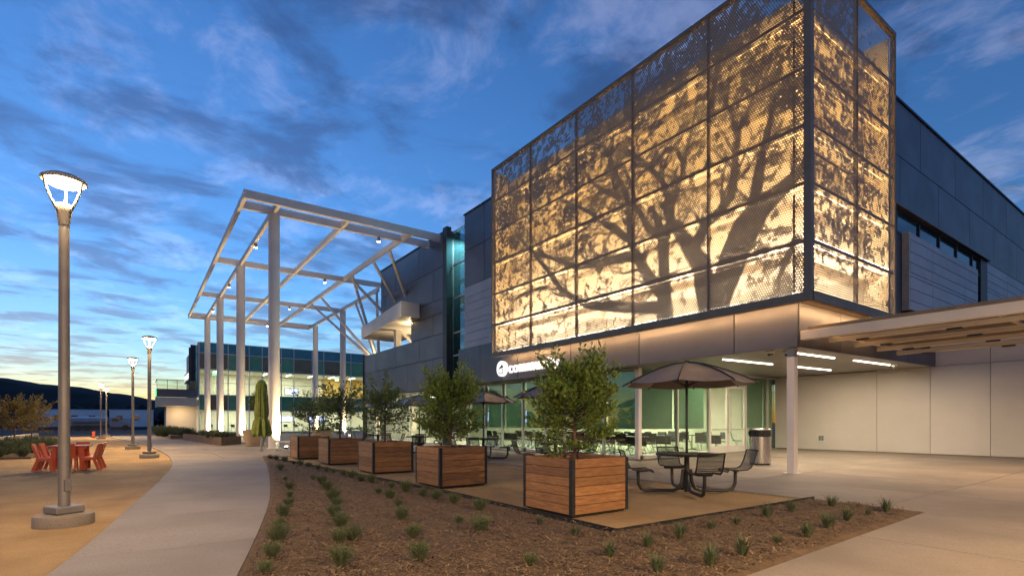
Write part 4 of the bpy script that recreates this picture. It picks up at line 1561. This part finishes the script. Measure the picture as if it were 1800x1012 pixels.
def seat_table():
    r = thing('patio_table', 't', 'table', (0, 0, 0), group='black metal patio tables with fixed seats', local=True)
    G().lathe([(.02, .725), (.56, .725), (.575, .735), (.575, .75), (.56, .757), (.02, .757)], 36).build('tabletop', 'seat_mesh', r, smooth=30)
    G().lathe([(.57, .72), (.585, .738), (.57, .757)], 36, cap=False).build('top_rim', 'black_metal', r, smooth=60)
    G().lathe([(.05, .02), (.05, .72)], 14).build('pedestal', 'black_metal', r, smooth=40)
    for k in range(4):
        a = k * PI / 2
        M = Matrix.Rotation(a, 4, 'Z')
        tb = G().tube([M @ Vector(p) for p in ((.07, 0, .45), (.10, 0, .2), (.16, 0, .08), (.26, 0, .045), (.78, 0, .045), (.88, 0, .08), (.93, 0, .18), (.94, 0, .43))], .032, 10)
        tb.build('leg', 'black_metal', r, smooth=60)
        # seat: a bent mesh shell facing the table
        prof = [(.70, .415), (.715, .445), (.75, .46), (.92, .445), (1.07, .455), (1.14, .50), (1.19, .60), (1.235, .74), (1.255, .81), (1.275, .82)]
        sh = G()
        n = 8
        for x, z in prof:
            for j in range(n + 1):
                y = -.225 + .45 * j / n
                sh.v.append(tuple(M @ Vector((x, y, z))))
        for i in range(len(prof) - 1):
            for j in range(n):
                q = i * (n + 1) + j
                sh.f.append((q, q + n + 1, q + n + 2, q + 1))
        st = sh.build('seat', 'seat_mesh', r, smooth=60)
        rim = G()
        for y in (-.225, .225):
            rim.tube([M @ Vector((x, y, z)) for x, z in prof], .014, 6)
        rim.tube([M @ Vector((prof[0][0], y, prof[0][1])) for y in (-.225, .225)], .014, 6)
        rim.tube([M @ Vector((prof[-1][0], y, prof[-1][1])) for y in (-.225, .225)], .014, 6)
        rim.tube([M @ Vector(p) for p in ((.80, -.2, .44), (.94, -.12, .42), (.94, .12, .42), (.80, .2, .44))], .014, 6)
        rim.build('seat_rim', 'black_metal', st, smooth=60)
    return r


um, tb_ = umbrella(), seat_table()
TBL = [((-6.3, 8.6), 54.65, 'in the foreground beside the nearest planter'), ((-11.7, 9.85), 70, 'behind the nearest planter tree'),
       ((-16.5, 10.4), 40, 'between the second and nearest planter trees'), ((-20.7, 9.8), 62, 'between the middle and second planter trees'),
       ((-24.2, 9.3), 50, 'behind the fourth planter tree')]
for i, ((x, y), a, lab) in enumerate(TBL):
    u_ = um if i == 0 else dup(um, (0, 0, 0))
    t_ = tb_ if i == 0 else dup(tb_, (0, 0, 0))
    for o in (u_, t_):
        o.location = (x, y, 0)
        o.rotation_euler.z = math.radians(a)
    u_.rotation_euler.z = math.radians(a + 20)
    u_['label'] = 'brown metal table umbrella ' + lab
    t_['label'] = 'round black patio table with four fixed mesh seats ' + lab

# ------------------------------------------------------------------ litter bin
bn = thing('litter_bin', 'round stainless steel litter bin with dark slotted top by the column', 'bin', (-9.0, 16.0, .024), local=True)
G().lathe([(.285, 0), (.30, .01), (.30, .05)], 32).build('foot', 'black_metal', bn, smooth=40)
G().lathe([(.315, .05), (.315, .88), (.29, .885)], 40).build('drum', 'stainless', bn, smooth=40)
G().lathe([(.29, .886), (.318, .89), (.318, 1.07), (.29, 1.075)], 40).build('collar', 'black_metal', bn, smooth=40)
G().lathe([(.29, 1.076), (.33, 1.08), (.335, 1.11), (.30, 1.135), (.05, 1.15)], 40).build('lid', 'stainless', bn, smooth=40)
for t in (.2, 2.3, 4.4):
    a = math.radians(-35) + t
    G().bar((math.cos(a) * .30, math.sin(a) * .30, .98), (math.cos(a) * .324, math.sin(a) * .324, .98), .24, .12).build('slot', 'dark_rubber', bn)

# ------------------------------------------------------------------ closed green parasol
cp = thing('closed_parasol', 'tall furled green canvas parasol on a steel pole beside the columns', 'parasol', (-27.2, 4.7, 0), local=True)
G().lathe([(.12, 0), (.12, .03), (.05, .04), (.045, 3.2)], 14).build('pole', 'stainless', cp, smooth=40)
G().lathe([(.05, 3.36), (.04, 3.44), (.01, 3.46)], 10).build('finial', 'steel_white', cp)
g = G()
n, rows = 64, 30
for i in range(rows + 1):
    f = i / rows
    z = 3.36 - 2.62 * f
    r = .09 + .13 * min(1, f * 9) ** .6 + .06 * f + .09 * max(0, (f - .7) / .3) ** .7 - .05 * math.exp(-((f - .69) / .035) ** 2) - (.05 if f > .97 else 0)
    for j in range(n):
        t = 2 * PI * j / n
        fold = .42 * (abs(math.sin(4 * t + .5 * math.sin(f * 3))) - .6) * (.35 + f * .65) + .05 * math.sin(19 * t + f * 4)
        rr = r * (1 + fold * 1.8)
        zz_ = z + (-.06 * math.sin(8 * t) * (f > .9))
        g.v.append((rr * math.cos(t) + .05 * f, rr * math.sin(t) + .10 * (1 - f) * .6, zz_))
for i in range(rows):
    for j in range(n):
        j2 = (j + 1) % n
        g.f.append((i * n + j, (i + 1) * n + j, (i + 1) * n + j2, i * n + j2))
g.f.append(tuple(range(n)))
g.build('canvas', 'canvas_green', cp, smooth=80)
G().lathe([(.262, 1.52), (.275, 1.535), (.275, 1.585), (.262, 1.60)], 24, (.035, .02, 0), cap=False).build('tie_strap', 'canvas_green', cp)
cp.rotation_euler = (math.radians(1), math.radians(0), .6)

# ------------------------------------------------------------------ red table and chairs
TA = math.radians(80)
cr, cf = Vector((math.cos(TA), math.sin(TA), 0)), Vector((-math.sin(TA), math.cos(TA), 0))
RC = Vector((-19.6, -1.62, 0))
rt = thing('red_table', 'rectangular orange red outdoor table between the red chairs on the gravel', 'table', RC, TA, local=True)
G().box(-.43, .43, -.34, .34, .66, .70).build('tabletop', 'red_top', rt, bevel=.006)
G().box(-.33, .33, -.25, .25, .58, .658).build('apron', 'red_paint', rt)
for sx in (-1, 1):
    for sy in (-1, 1):
        G().bar((sx * .30, sy * .24, .66), (sx * .34, sy * .26, 0), .12, .05, up=(0, 1, 0)).build('leg', 'red_paint', rt)


def red_chair():
    r = thing('red_chair', 'c', 'chair', (0, 0, 0), group='orange red chairs round the red table', local=True)
    G().box(-.24, .24, -.22, .24, .39, .42).build('seat', 'red_top', r, bevel=.005)
    G().bar((0, .20, .42), (0, .36, .86), .46, .03, up=(0, 1, 0)).build('backrest', 'red_paint', r)
    for s in (-1, 1):
        G().bar((s * .22, -.19, .40), (s * .22, -.24, 0), .035, .10, up=(0, 1, 0)).build('leg', 'red_paint', r)
        G().bar((s * .22, .16, .40), (s * .22, .33, 0), .035, .10, up=(0, 1, 0)).build('leg', 'red_paint', r)
        G().bar((s * .22, -.2, .36), (s * .22, .2, .36), .03, .09).build('side_rail', 'red_paint', r)
        G().bar((s * .22, .17, .38), (s * .22, .33, .80), .035, .07, up=(0, 1, 0)).build('back_post', 'red_paint', r)
    return r


rc0 = red_chair()
# (across, deep, facing) in the table's own frame
CH = [((-.50, -.22), 90, 'nearer of the two chairs on the left side'), ((-.48, .26), 90, 'farther of the two chairs on the left side'),
      ((.08, -.44), 180, 'back to the camera on the near side'), ((.08, .50), 0, 'facing the camera on the far side'),
      ((.50, -.20), -90, 'nearer of the two chairs on the right side'), ((.48, .26), -90, 'farther of the two chairs on the right side')]
for i, ((a, b), f, lab) in enumerate(CH):
    o = rc0 if i == 0 else dup(rc0, (0, 0, 0))
    p = RC + cr * a + cf * b
    o.location = p
    o.rotation_euler.z = TA + math.radians(f) + random.Random(i).uniform(-.1, .1)
    o.scale = (.72, .72, .88)
    o['label'] = 'orange red chair, ' + lab + ' of the red table'

# ------------------------------------------------------------------ shrubs of the mulch bed


def sage_mesh(seed):
    rd = random.Random(seed)
    g = G()
    for k in range(150):
        a = rd.uniform(0, 2 * PI)
        r0 = .045 * rd.random()
        sp = rd.uniform(.05, .8)
        L = rd.uniform(.10, .22)
        p0 = Vector((math.cos(a) * r0, math.sin(a) * r0, 0))
        d = Vector((math.cos(a) * math.sin(sp), math.sin(a) * math.sin(sp), math.cos(sp)))
        p1 = p0 + d * L + Vector((0, 0, .02))
        g.tube([p0, p1], [.003, .0015], 3, cap=False)
        for j in range(9):
            u = .2 + .8 * j / 8
            rn = Vector((rd.gauss(0, 1), rd.gauss(0, 1), rd.gauss(0, 1))).normalized()
            dd = (d * .8 + rn * .7).normalized()
            nr = rn.cross(dd)
            if nr.length > .05:
                leaf_quad(g, p0.lerp(p1, u), dd, nr.normalized(), rd.uniform(.02, .036), .005)
    return g


def tuft_mesh(seed):
    rd = random.Random(seed)
    g = G()
    for k in range(95):
        a = rd.uniform(0, 2 * PI)
        r0 = .03 * rd.random()
        sp = rd.uniform(.02, .65)
        L = rd.uniform(.12, .26)
        p = Vector((math.cos(a) * r0, math.sin(a) * r0, -.01))
        d = Vector((math.cos(a) * math.sin(sp), math.sin(a) * math.sin(sp), math.cos(sp)))
        s = Vector((-math.sin(a), math.cos(a), 0)) * .0045
        q = p + d * L * .55
        e = p + d * L + Vector((math.cos(a), math.sin(a), -.3)) * L * .18
        g.add([p - s, p + s, q + s, q - s, e], [(0, 1, 2, 3), (3, 2, 4)])
    return g


sages = [sage_mesh(s).build('sage_shrub', 'leaf_sage') for s in range(4)]
tufts = [tuft_mesh(s + 20).build('grass_tuft', 'leaf_grass') for s in range(4)]
used = set()


def plant(kind, x, y, i, label, sc_=1.0):
    src = (sages if kind == 's' else tufts)[i % 4]
    if src.name not in used:
        used.add(src.name)
        o = src
    else:
        o = src.copy()
        COL.objects.link(o)
    rd = random.Random(int(x * 1000) + int(y * 77))
    o.location = (x, y, .02)
    o.rotation_euler = (0, 0, rd.uniform(0, 6.28))
    s = sc_ * rd.choice([.62, .8, .9, .95, 1.0, 1.1]) * rd.uniform(.9, 1.08)
    o.scale = (s, s, s * rd.uniform(.9, 1.1))
    tag(o, label, 'shrub' if kind == 's' else 'grass', 'sage shrubs of the mulch bed' if kind == 's' else 'grass tufts of the mulch bed')


rowA = [(-5.04, .9), (-5.59, 1.06), (-6.27, 1.26), (-7.1, 1.44), (-7.88, 1.65), (-8.87, 1.93), (-9.97, 2.19), (-11.14, 2.44), (-12.84, 2.72), (-15.64, 3.19), (-20.7, 3.88)]
rowB = [(-4.91, 1.52), (-5.81, 1.79), (-5.89, 1.97), (-6.75, 2.1), (-7.53, 2.26), (-8.42, 2.56), (-9.0, 2.68), (-10.46, 2.99), (-11.57, 3.2), (-12.65, 3.29)]
rowC = [(-4.61, 2.18), (-5.62, 2.59), (-6.75, 2.94), (-7.85, 3.36), (-8.66, 3.54), (-9.45, 3.64)]
rowD = [(-3.88, 2.96), (-5.39, 3.36), (-6.06, 3.44)]
rowE = [(-6.73, 4.18), (-7.55, 4.2), (-8.19, 4.21), (-8.68, 4.18), (-9.35, 4.15), (-10.07, 4.16), (-11.24, 4.16), (-11.68, 4.09), (-12.47, 4.13), (-13.13, 4.15), (-13.85, 4.12), (-14.4, 4.09), (-15.27, 4.1), (-16.2, 4.08), (-16.9, 4.02), (-17.68, 4.0), (-18.89, 3.98), (-20.05, 3.95)]
rowF = [(-3.69, 3.8), (-3.73, 4.42), (-3.81, 5.07), (-3.87, 5.77), (-3.9, 6.37), (-3.94, 7.18), (-3.98, 7.95), (-3.83, 8.89)]
rowH = [(-3.05, 3.74), (-2.91, 4.33), (-2.95, 4.92), (-3.01, 5.71), (-2.99, 6.34), (-3.1, 7.1), (-3.17, 7.82), (-3.19, 8.55), (-3.16, 9.1)]
for nm, row, kind, where, s in (('A', rowA, 's', 'row hugging the path', 0.78), ('B', rowB, 's', 'second row from the path', 0.9),
                                ('C', rowC, 's', 'third row from the path', 0.86), ('D', rowD, 's', 'short row below the patio corner', 0.86),
                                ('E', rowE, 's', 'row along the planter side edging', .85), ('F', rowF, 't', 'row beside the patio end', 0.98),
                                ('H', rowH, 't', 'row beside the right walk', 0.98)):
    for i, (x, y) in enumerate(row):
        what = 'grey green sage shrub' if kind == 's' else 'spiky grass tuft'
        plant(kind, x, y, i, f'{what}, {ORD[i]} from near end of {where}', s)
plant('t', -4.6, 4.17, 1, 'spiky green grass tuft just below the front corner of the nearest planter', 1.2)
plant('t', -5.39, 4.27, 2, 'very small grass tuft left below the nearest planter', .6)
for i, (x, y) in enumerate([(-13.3, 14.35), (-14.3, 14.4), (-12.5, 14.5), (-12.45, 15.4), (-12.4, 16.6), (-15.6, 14.4), (-16.8, 14.4), (-18, 14.4), (-19.3, 14.4), (-20.5, 14.4)]):
    plant('t', x, y, i, f'{ORD[i]} low grass tuft from the glass corner at the foot of the hall glazing', 1.0)
bd = G().box(-24, -12.8, 14.2, 14.66, -.01, .02)
bd.box(-12.79, -12.25, 14.2, 18.6, -.01, .03)
struct(bd.build('soil_strip', 'mulch'))

# ------------------------------------------------------------------ middle distance by the pergola
lpn = thing('low_planter', 'long low rusty steel planter with grasses at the foot of the columns', 'planter', (-42, 4, 0))
poly = [(-34.5, 3.85), (-36.6, 5.15), (-48, 4.9), (-48, 2.75)]
ring = G()
for (a, b), (c, d) in zip(poly, poly[1:] + poly[:1]):
    ring.bar((a, b, .24), (c, d, .24), .05, .48)
ring.build('wall', 'corten', lpn)
G().prism(poly[::-1], .0, .42).build('soil', 'soil', lpn, fix=True)
l2 = thing('low_planter', 'small low rusty steel planter with bushes left of the long one', 'planter', (-52, 2.7, 0))
G().box(-55, -50.4, 2.0, 3.6, 0, .3).build('wall', 'corten', l2)
rd = random.Random(5)


def mass(srcs, spots, mat, name, parent=None):
    """many plants merged into one uncountable mass"""
    g_ = G()
    for i_, (x, y, z, s_) in enumerate(spots):
        src = srcs[i_ % len(srcs)].data
        a = rd.uniform(0, 6.28)
        c, q = math.cos(a) * s_, math.sin(a) * s_
        g_.add([(x + v.co.x * c - v.co.y * q, y + v.co.x * q + v.co.y * c, z + v.co.z * s_) for v in src.vertices], [tuple(p_.vertices) for p_ in src.polygons])
    return stuff(g_.build(name, mat, parent))


mass(tufts, [(rd.uniform(-47.5, -36.3), rd.uniform(3.4, 4.8), .41, rd.uniform(1.5, 2.1)) for i in range(60)], 'leaf_grass', 'grasses', lpn)
o = mass(sages, [(rd.uniform(-60, -50.2), rd.uniform(1.0, 3.4), .1, rd.uniform(2.4, 4.2)) for i in range(22)], 'leaf_grass', 'far_bushes')
o['label'] = 'green bushes massed before the far balcony'

pt = thing('round_pot', 'big tan conical pot with a staked young tree between the columns', 'pot', (-33.2, 5.4, 0), local=True)
G().lathe([(.42, 0), (.45, .02), (.68, .88), (.70, .92), (.66, .92), (.64, .84), (.02, .82)], 32).build('bowl', 'pot', pt, smooth=40)
small_tree('young_tree', 'thin young tree standing in the tan conical pot', (-33.2, 5.4, .86), 61, 1.3, 2.65, .4, .3, 26, 18, .09, .03, 'leaf_dark', .7, None, 'tree')
pt2 = dup(pt, (-34.6, 9.6, 0), 0, 'second tan conical pot with a young tree, farther right behind the nearest column')
small_tree('young_tree', 'thin young tree in the pot behind the nearest column', (-34.6, 9.6, .86), 67, 1.2, 2.4, .45, .3, 24, 18, .09, .03, 'leaf_dark', .7, None, 'tree')
bc = thing('steel_bench', 'small pale metal bench right of the nearest column', 'bench', (-26.6, 5.6, 0), math.radians(40), local=True)
G().box(-.45, .45, -.2, .2, .42, .46).build('seat', 'mullion', bc)
for s in (-1, 1):
    G().tube([(s * .4, -.17, .42), (s * .4, -.17, .02), (s * .4, .17, .02), (s * .4, .17, .42)], .018, 6).build('leg', 'mullion', bc)

# ------------------------------------------------------------------ furniture inside the glazed hall


def hall_chair(mat):
    r = thing('hall_chair', 'c', 'chair', (0, 0, 0), group='chairs inside the glazed hall', local=True)
    G().box(-.22, .22, -.22, .22, .43, .46).build('seat', mat, r, bevel=.01)
    G().bar((0, .21, .55), (0, .28, .86), .42, .025, up=(0, 1, 0)).build('backrest', mat, r)
    for s in (-1, 1):
        G().tube([(s * .2, -.2, .0), (s * .2, .12, .44)], .013, 5).build('leg', 'mullion', r)
        G().tube([(s * .2, .22, .0), (s * .2, -.1, .44)], .013, 5).build('leg', 'mullion', r)
        G().tube([(s * .2, .1, .44), (s * .2, .22, .58)], .013, 5).build('back_post', mat, r)
    return r


def hall_table():
    r = thing('hall_table', 't', 'table', (0, 0, 0), group='tables inside the glazed hall', local=True)
    G().box(-.8, .8, -.33, .33, .70, .74).build('tabletop', 'furniture_dark', r, bevel=.006)
    G().box(-.7, .7, .27, .29, .35, .69).build('modesty_panel', 'furniture_dark', r)
    for s in (-1, 1):
        G().tube([(s * .65, 0, .70), (s * .65, 0, .08)], .022, 6).build('leg', 'furniture_dark', r)
        G().tube([(s * .65, -.3, .05), (s * .65, 0, .1), (s * .65, .3, .05)], .02, 6).build('foot', 'furniture_dark', r)
    return r


hc, ht, hteal = hall_chair('furniture_dark'), hall_table(), hall_chair('furniture_teal')
hteal.location = (-14.0, 22.9, .05)
hteal.rotation_euler.z = 2.2
hteal['label'] = 'teal chair behind the green glass right of the entrance doors'
tp = [(-14.6, 16.1), (-16.7, 16.6), (-19.0, 16.2), (-21.2, 16.7), (-23.4, 16.2), (-15.2, 18.4), (-17.6, 18.8), (-20.0, 18.4), (-14.2, 20.6), (-16.5, 21.0)]
k = 0
for i, (x, y) in enumerate(tp):
    where = f'{ORD[i]} table along the front glass' if i < 5 else (f'{ORD[i - 5]} table of the middle hall row' if i < 8 else f'{ORD[i - 8]} table inside the doors')
    o = ht if i == 0 else dup(ht, (0, 0, 0))
    o.location = (x, y, .05)
    o.rotation_euler.z = random.Random(i).uniform(-.15, .15)
    o['label'] = 'dark folding table, ' + where + (' from the corner post' if i < 5 else '')
    for dx, dy, f, sd in ((-.45, -.62, PI, 'left seat on the glass side'), (.4, -.66, PI, 'right seat on the glass side'), (-.35, .66, 0, 'left seat on the far side'), (.45, .62, 0, 'right seat on the far side')):
        o = hc if k == 0 else dup(hc, (0, 0, 0))
        rr = random.Random(k + 100)
        o.location = (x + dx + rr.uniform(-.08, .08), y + dy + rr.uniform(-.05, .05), .05)
        o.rotation_euler.z = f + rr.uniform(-.35, .35)
        o['label'] = f'dark chair, {sd}, ' + where
        k += 1
for i, x in enumerate((-31.5, -36.5)):
    sn = thing('wall_screen', ['blue wall screen glowing in the hall behind the second planter tree', 'blue wall screen glowing in the hall behind the middle planter tree'][i], 'screen', (x, 23.8, 1.3), group='blue screens in the hall')
    G().box(x - .95, x + .95, 23.80, 23.88, 1.3, 2.3).build('bezel', 'black_metal', sn)
    G().box(x - .9, x + .9, 23.79, 23.799, 1.35, 2.25).build('display', 'screen_blue', sn)

# chairs of the far building
o0 = None
for i in range(9):
    o = dup(hc, (-77.2, 7.4 + i * 1.3, .06), 1.57 + .1 * (i % 3), f'{ORD[i]} black chair from the left behind the ground floor glass of the far building')
    o['group'] = 'chairs in the far glass building'
    o.scale = (1.2, 1.2, 1.2)

# ------------------------------------------------------------------ left edge: low wall, trees, bushes
tag(G().box(-47.6, -30, -5.78, -5.6, 0, .62).build('low_wall', 'plaster', bevel=.01), 'low cream garden wall at the left edge behind the bushes', 'wall')
bedl = G().prism([(-27, -5.55), (-27, -3.4), (-33, -3.2), (-38, -4.2), (-41, -5.55)][::-1], -.01, .03)
struct(bedl.build('planting_bed', 'mulch', fix=True))
small_tree('autumn_tree', 'small tree with rusty autumn leaves at the left edge', (-30.9, -4.5, 0), 71, 1.1, 2.75, 1.05, .3, 70, 26, .10, .03, 'leaf_autumn', .6, 'autumn trees at the left', 'tree', lean=.3)
small_tree('autumn_tree', 'yellowing tree behind the low wall, right of the rusty one', (-36.5, -4.6, 0), 73, 1.0, 2.75, 1.0, .3, 66, 26, .10, .03, 'leaf_autumn', .6, 'autumn trees at the left', 'tree', lean=.2)
rd = random.Random(9)
o = mass(sages, [(rd.uniform(-38.5, -27.5), rd.uniform(-5.3, -3.7), .02, rd.uniform(1.7, 2.8)) for i in range(44)], 'leaf_sage', 'ground_cover')
o['label'] = 'grey green ground cover under the autumn trees at the left edge'

# ------------------------------------------------------------------ far: fence, trailers, truck, hills
fc = thing('chain_fence', 'dark wire mesh fence along the far side of the car park', 'fence', (-72, -12, 0))
for k in range(13):
    y = -32 + 2.6 * k
    G().tube([(-72, y, -.05), (-72, y, 1.75)], .03, 6).build('post', 'charcoal_dark', fc)
G().box(-72.012, -72.0, -32, -.8, .05, 1.7).build('wire_mesh', 'fence_mesh', fc)
G().tube([(-72, -32, 1.72), (-72, -.8, 1.72)], .02, 5).build('top_rail', 'charcoal_dark', fc)
for i, (y0, y1, x, lab) in enumerate([(-17, -5.6, -131, 'left one of two long pale site trailers at dusk under the dark hill'), (-4.8, 2.2, -127, 'right shorter pale site trailer beside the longer one')]):
    tl = thing('site_trailer', lab, 'trailer', (x, (y0 + y1) / 2, 0), group='site trailers')
    G().box(x - 3, x, y0, y1, .5, 3.7).build('wall', 'trailer_white', tl)
    G().box(x - 3.1, x + .1, y0 - .1, y1 + .1, 3.71, 3.85).build('roof', 'trailer_white', tl)
    n = int((y1 - y0) / 2.6)
    for k in range(n):
        y = y0 + 1 + k * 2.6
        w = G().box(x + .01, x + .05, y, y + 1.1, 1.7, 2.8).build('window', 'mullion', tl)
        G().box(x + .052, x + .06, y + .08, y + 1.02, 1.78, 2.72).build('pane', 'dark_glass', w)
    G().box(x - 2.9, x - .1, y0 + .2, y1 - .2, -.05, .49).build('skirt', 'charcoal_dark', tl)
tk = thing('tank_truck', 'pale parked tank truck in front of the site trailers', 'truck', (-112, -6, 0))
TX = -112
tank = G()
seg = 20
for y, s in ((-9.2, .5), (-9.1, .9), (-8.9, 1.0), (-4.6, 1.0), (-4.4, .9), (-4.3, .5)):
    for k in range(seg):
        t = 2 * PI * k / seg
        tank.v.append((TX + 1.1 * s * math.cos(t), y, 1.65 + .62 * s * math.sin(t)))
for i in range(5):
    for k in range(seg):
        k2 = (k + 1) % seg
        tank.f.append((i * seg + k, i * seg + k2, (i + 1) * seg + k2, (i + 1) * seg + k))
tank.f += [tuple(range(seg)), tuple(range(5 * seg, 6 * seg))]
tank.build('tank', 'truck_white', tk, smooth=40, fix=True)
cab = G()
cab.v = [(TX + sx * 1.05, y, z) for sx in (-1, 1) for y, z in ((-4.1, .6), (-4.1, 2.2), (-3.0, 2.2), (-2.5, 1.5), (-1.2, 1.2), (-1.0, .6))]
cab.f = [(0, 1, 2, 3, 4, 5), (11, 10, 9, 8, 7, 6)] + [(i, (i + 1) % 6, 6 + (i + 1) % 6, 6 + i) for i in range(6)]
cab_o = cab.build('cab', 'truck_white', tk, fix=True)
G().box(TX + 1.051, TX + 1.06, -3.8, -2.9, 1.5, 2.05).build('side_window', 'dark_glass', cab_o)
G().box(TX - .5, TX + .5, -9.2, -1.1, .55, .9).build('chassis', 'charcoal_dark', tk)
for y in (-8.3, -7.2, -2.0):
    for sx in (-1, 1):
        w = G()
        for xx in (TX + sx * 1.1, TX + sx * .75):
            for k in range(16):
                t = 2 * PI * k / 16
                w.v.append((xx, y + .48 * math.cos(t), .46 + .48 * math.sin(t)))
        w.f = [tuple(range(16)), tuple(range(16, 32))] + [(k, (k + 1) % 16, 16 + (k + 1) % 16, 16 + k) for k in range(16)]
        w.build('wheel', 'dark_rubber', tk, fix=True)
bo = thing('red_barrier', 'small red traffic barrier at the end of the gravel', 'barrier', (-60, -3.4, 0))
G().box(-60.1, -59.9, -3.5, -3.28, 0, .55).build('body', 'red_paint', bo, bevel=.03)
G().box(-60.2, -59.8, -3.55, -3.23, 0, .05).build('foot', 'dark_rubber', bo)

# hills
prof = [(-420, 66), (-320, 70), (-184, 61), (-131, 53), (-99, 47), (-67, 43), (-40, 40), (-3, 33), (26, 28), (53, 27), (110, 22), (220, 30), (380, 34), (600, 20)]
g = G()
ny, nx_ = 150, 16
for i in range(ny + 1):
    y = -420 + 1020 * i / ny
    hh = np.interp(y, [p[0] for p in prof], [p[1] for p in prof])
    for j in range(nx_ + 1):
        f = j / nx_
        x = -560 - 320 * f
        s = math.sin(min(1, f * 1.55) * PI / 2) if f < .65 else math.cos((f - .65) / .35 * PI / 2 * .8)
        z = hh * (760 / 780) * s + (2.6 * noise.noise((x * .03, y * .03, 1)) + 1.1 * noise.noise((x * .12, y * .12, 2))) * min(1, f * 3)
        g.v.append((x, y, z - 1 + (0 if f > 0 else -2)))
for i in range(ny):
    for j in range(nx_):
        q = i * (nx_ + 1) + j
        g.f.append((q, q + 1, q + nx_ + 2, q + nx_ + 1))
struct(g.build('hills', 'hill', smooth=60, fix=True))
# dark treeline at the foot of the hill
g = G()
rd = random.Random(12)
for k in range(420):
    y = rd.uniform(-120, 90)
    x = rd.uniform(-230, -180)
    h = rd.uniform(3, 7.5)
    w = rd.uniform(2, 4)
    prof2 = [(w * .3, 0), (w * .8, h * .3), (w, h * .55), (w * .6, h * .85), (.1, h)]
    g.lathe(prof2, 7, (x, y, -.5), cap=False)
stuff(g.build('far_woodland', 'hill', smooth=60), 'dark line of trees at the foot of the hill')
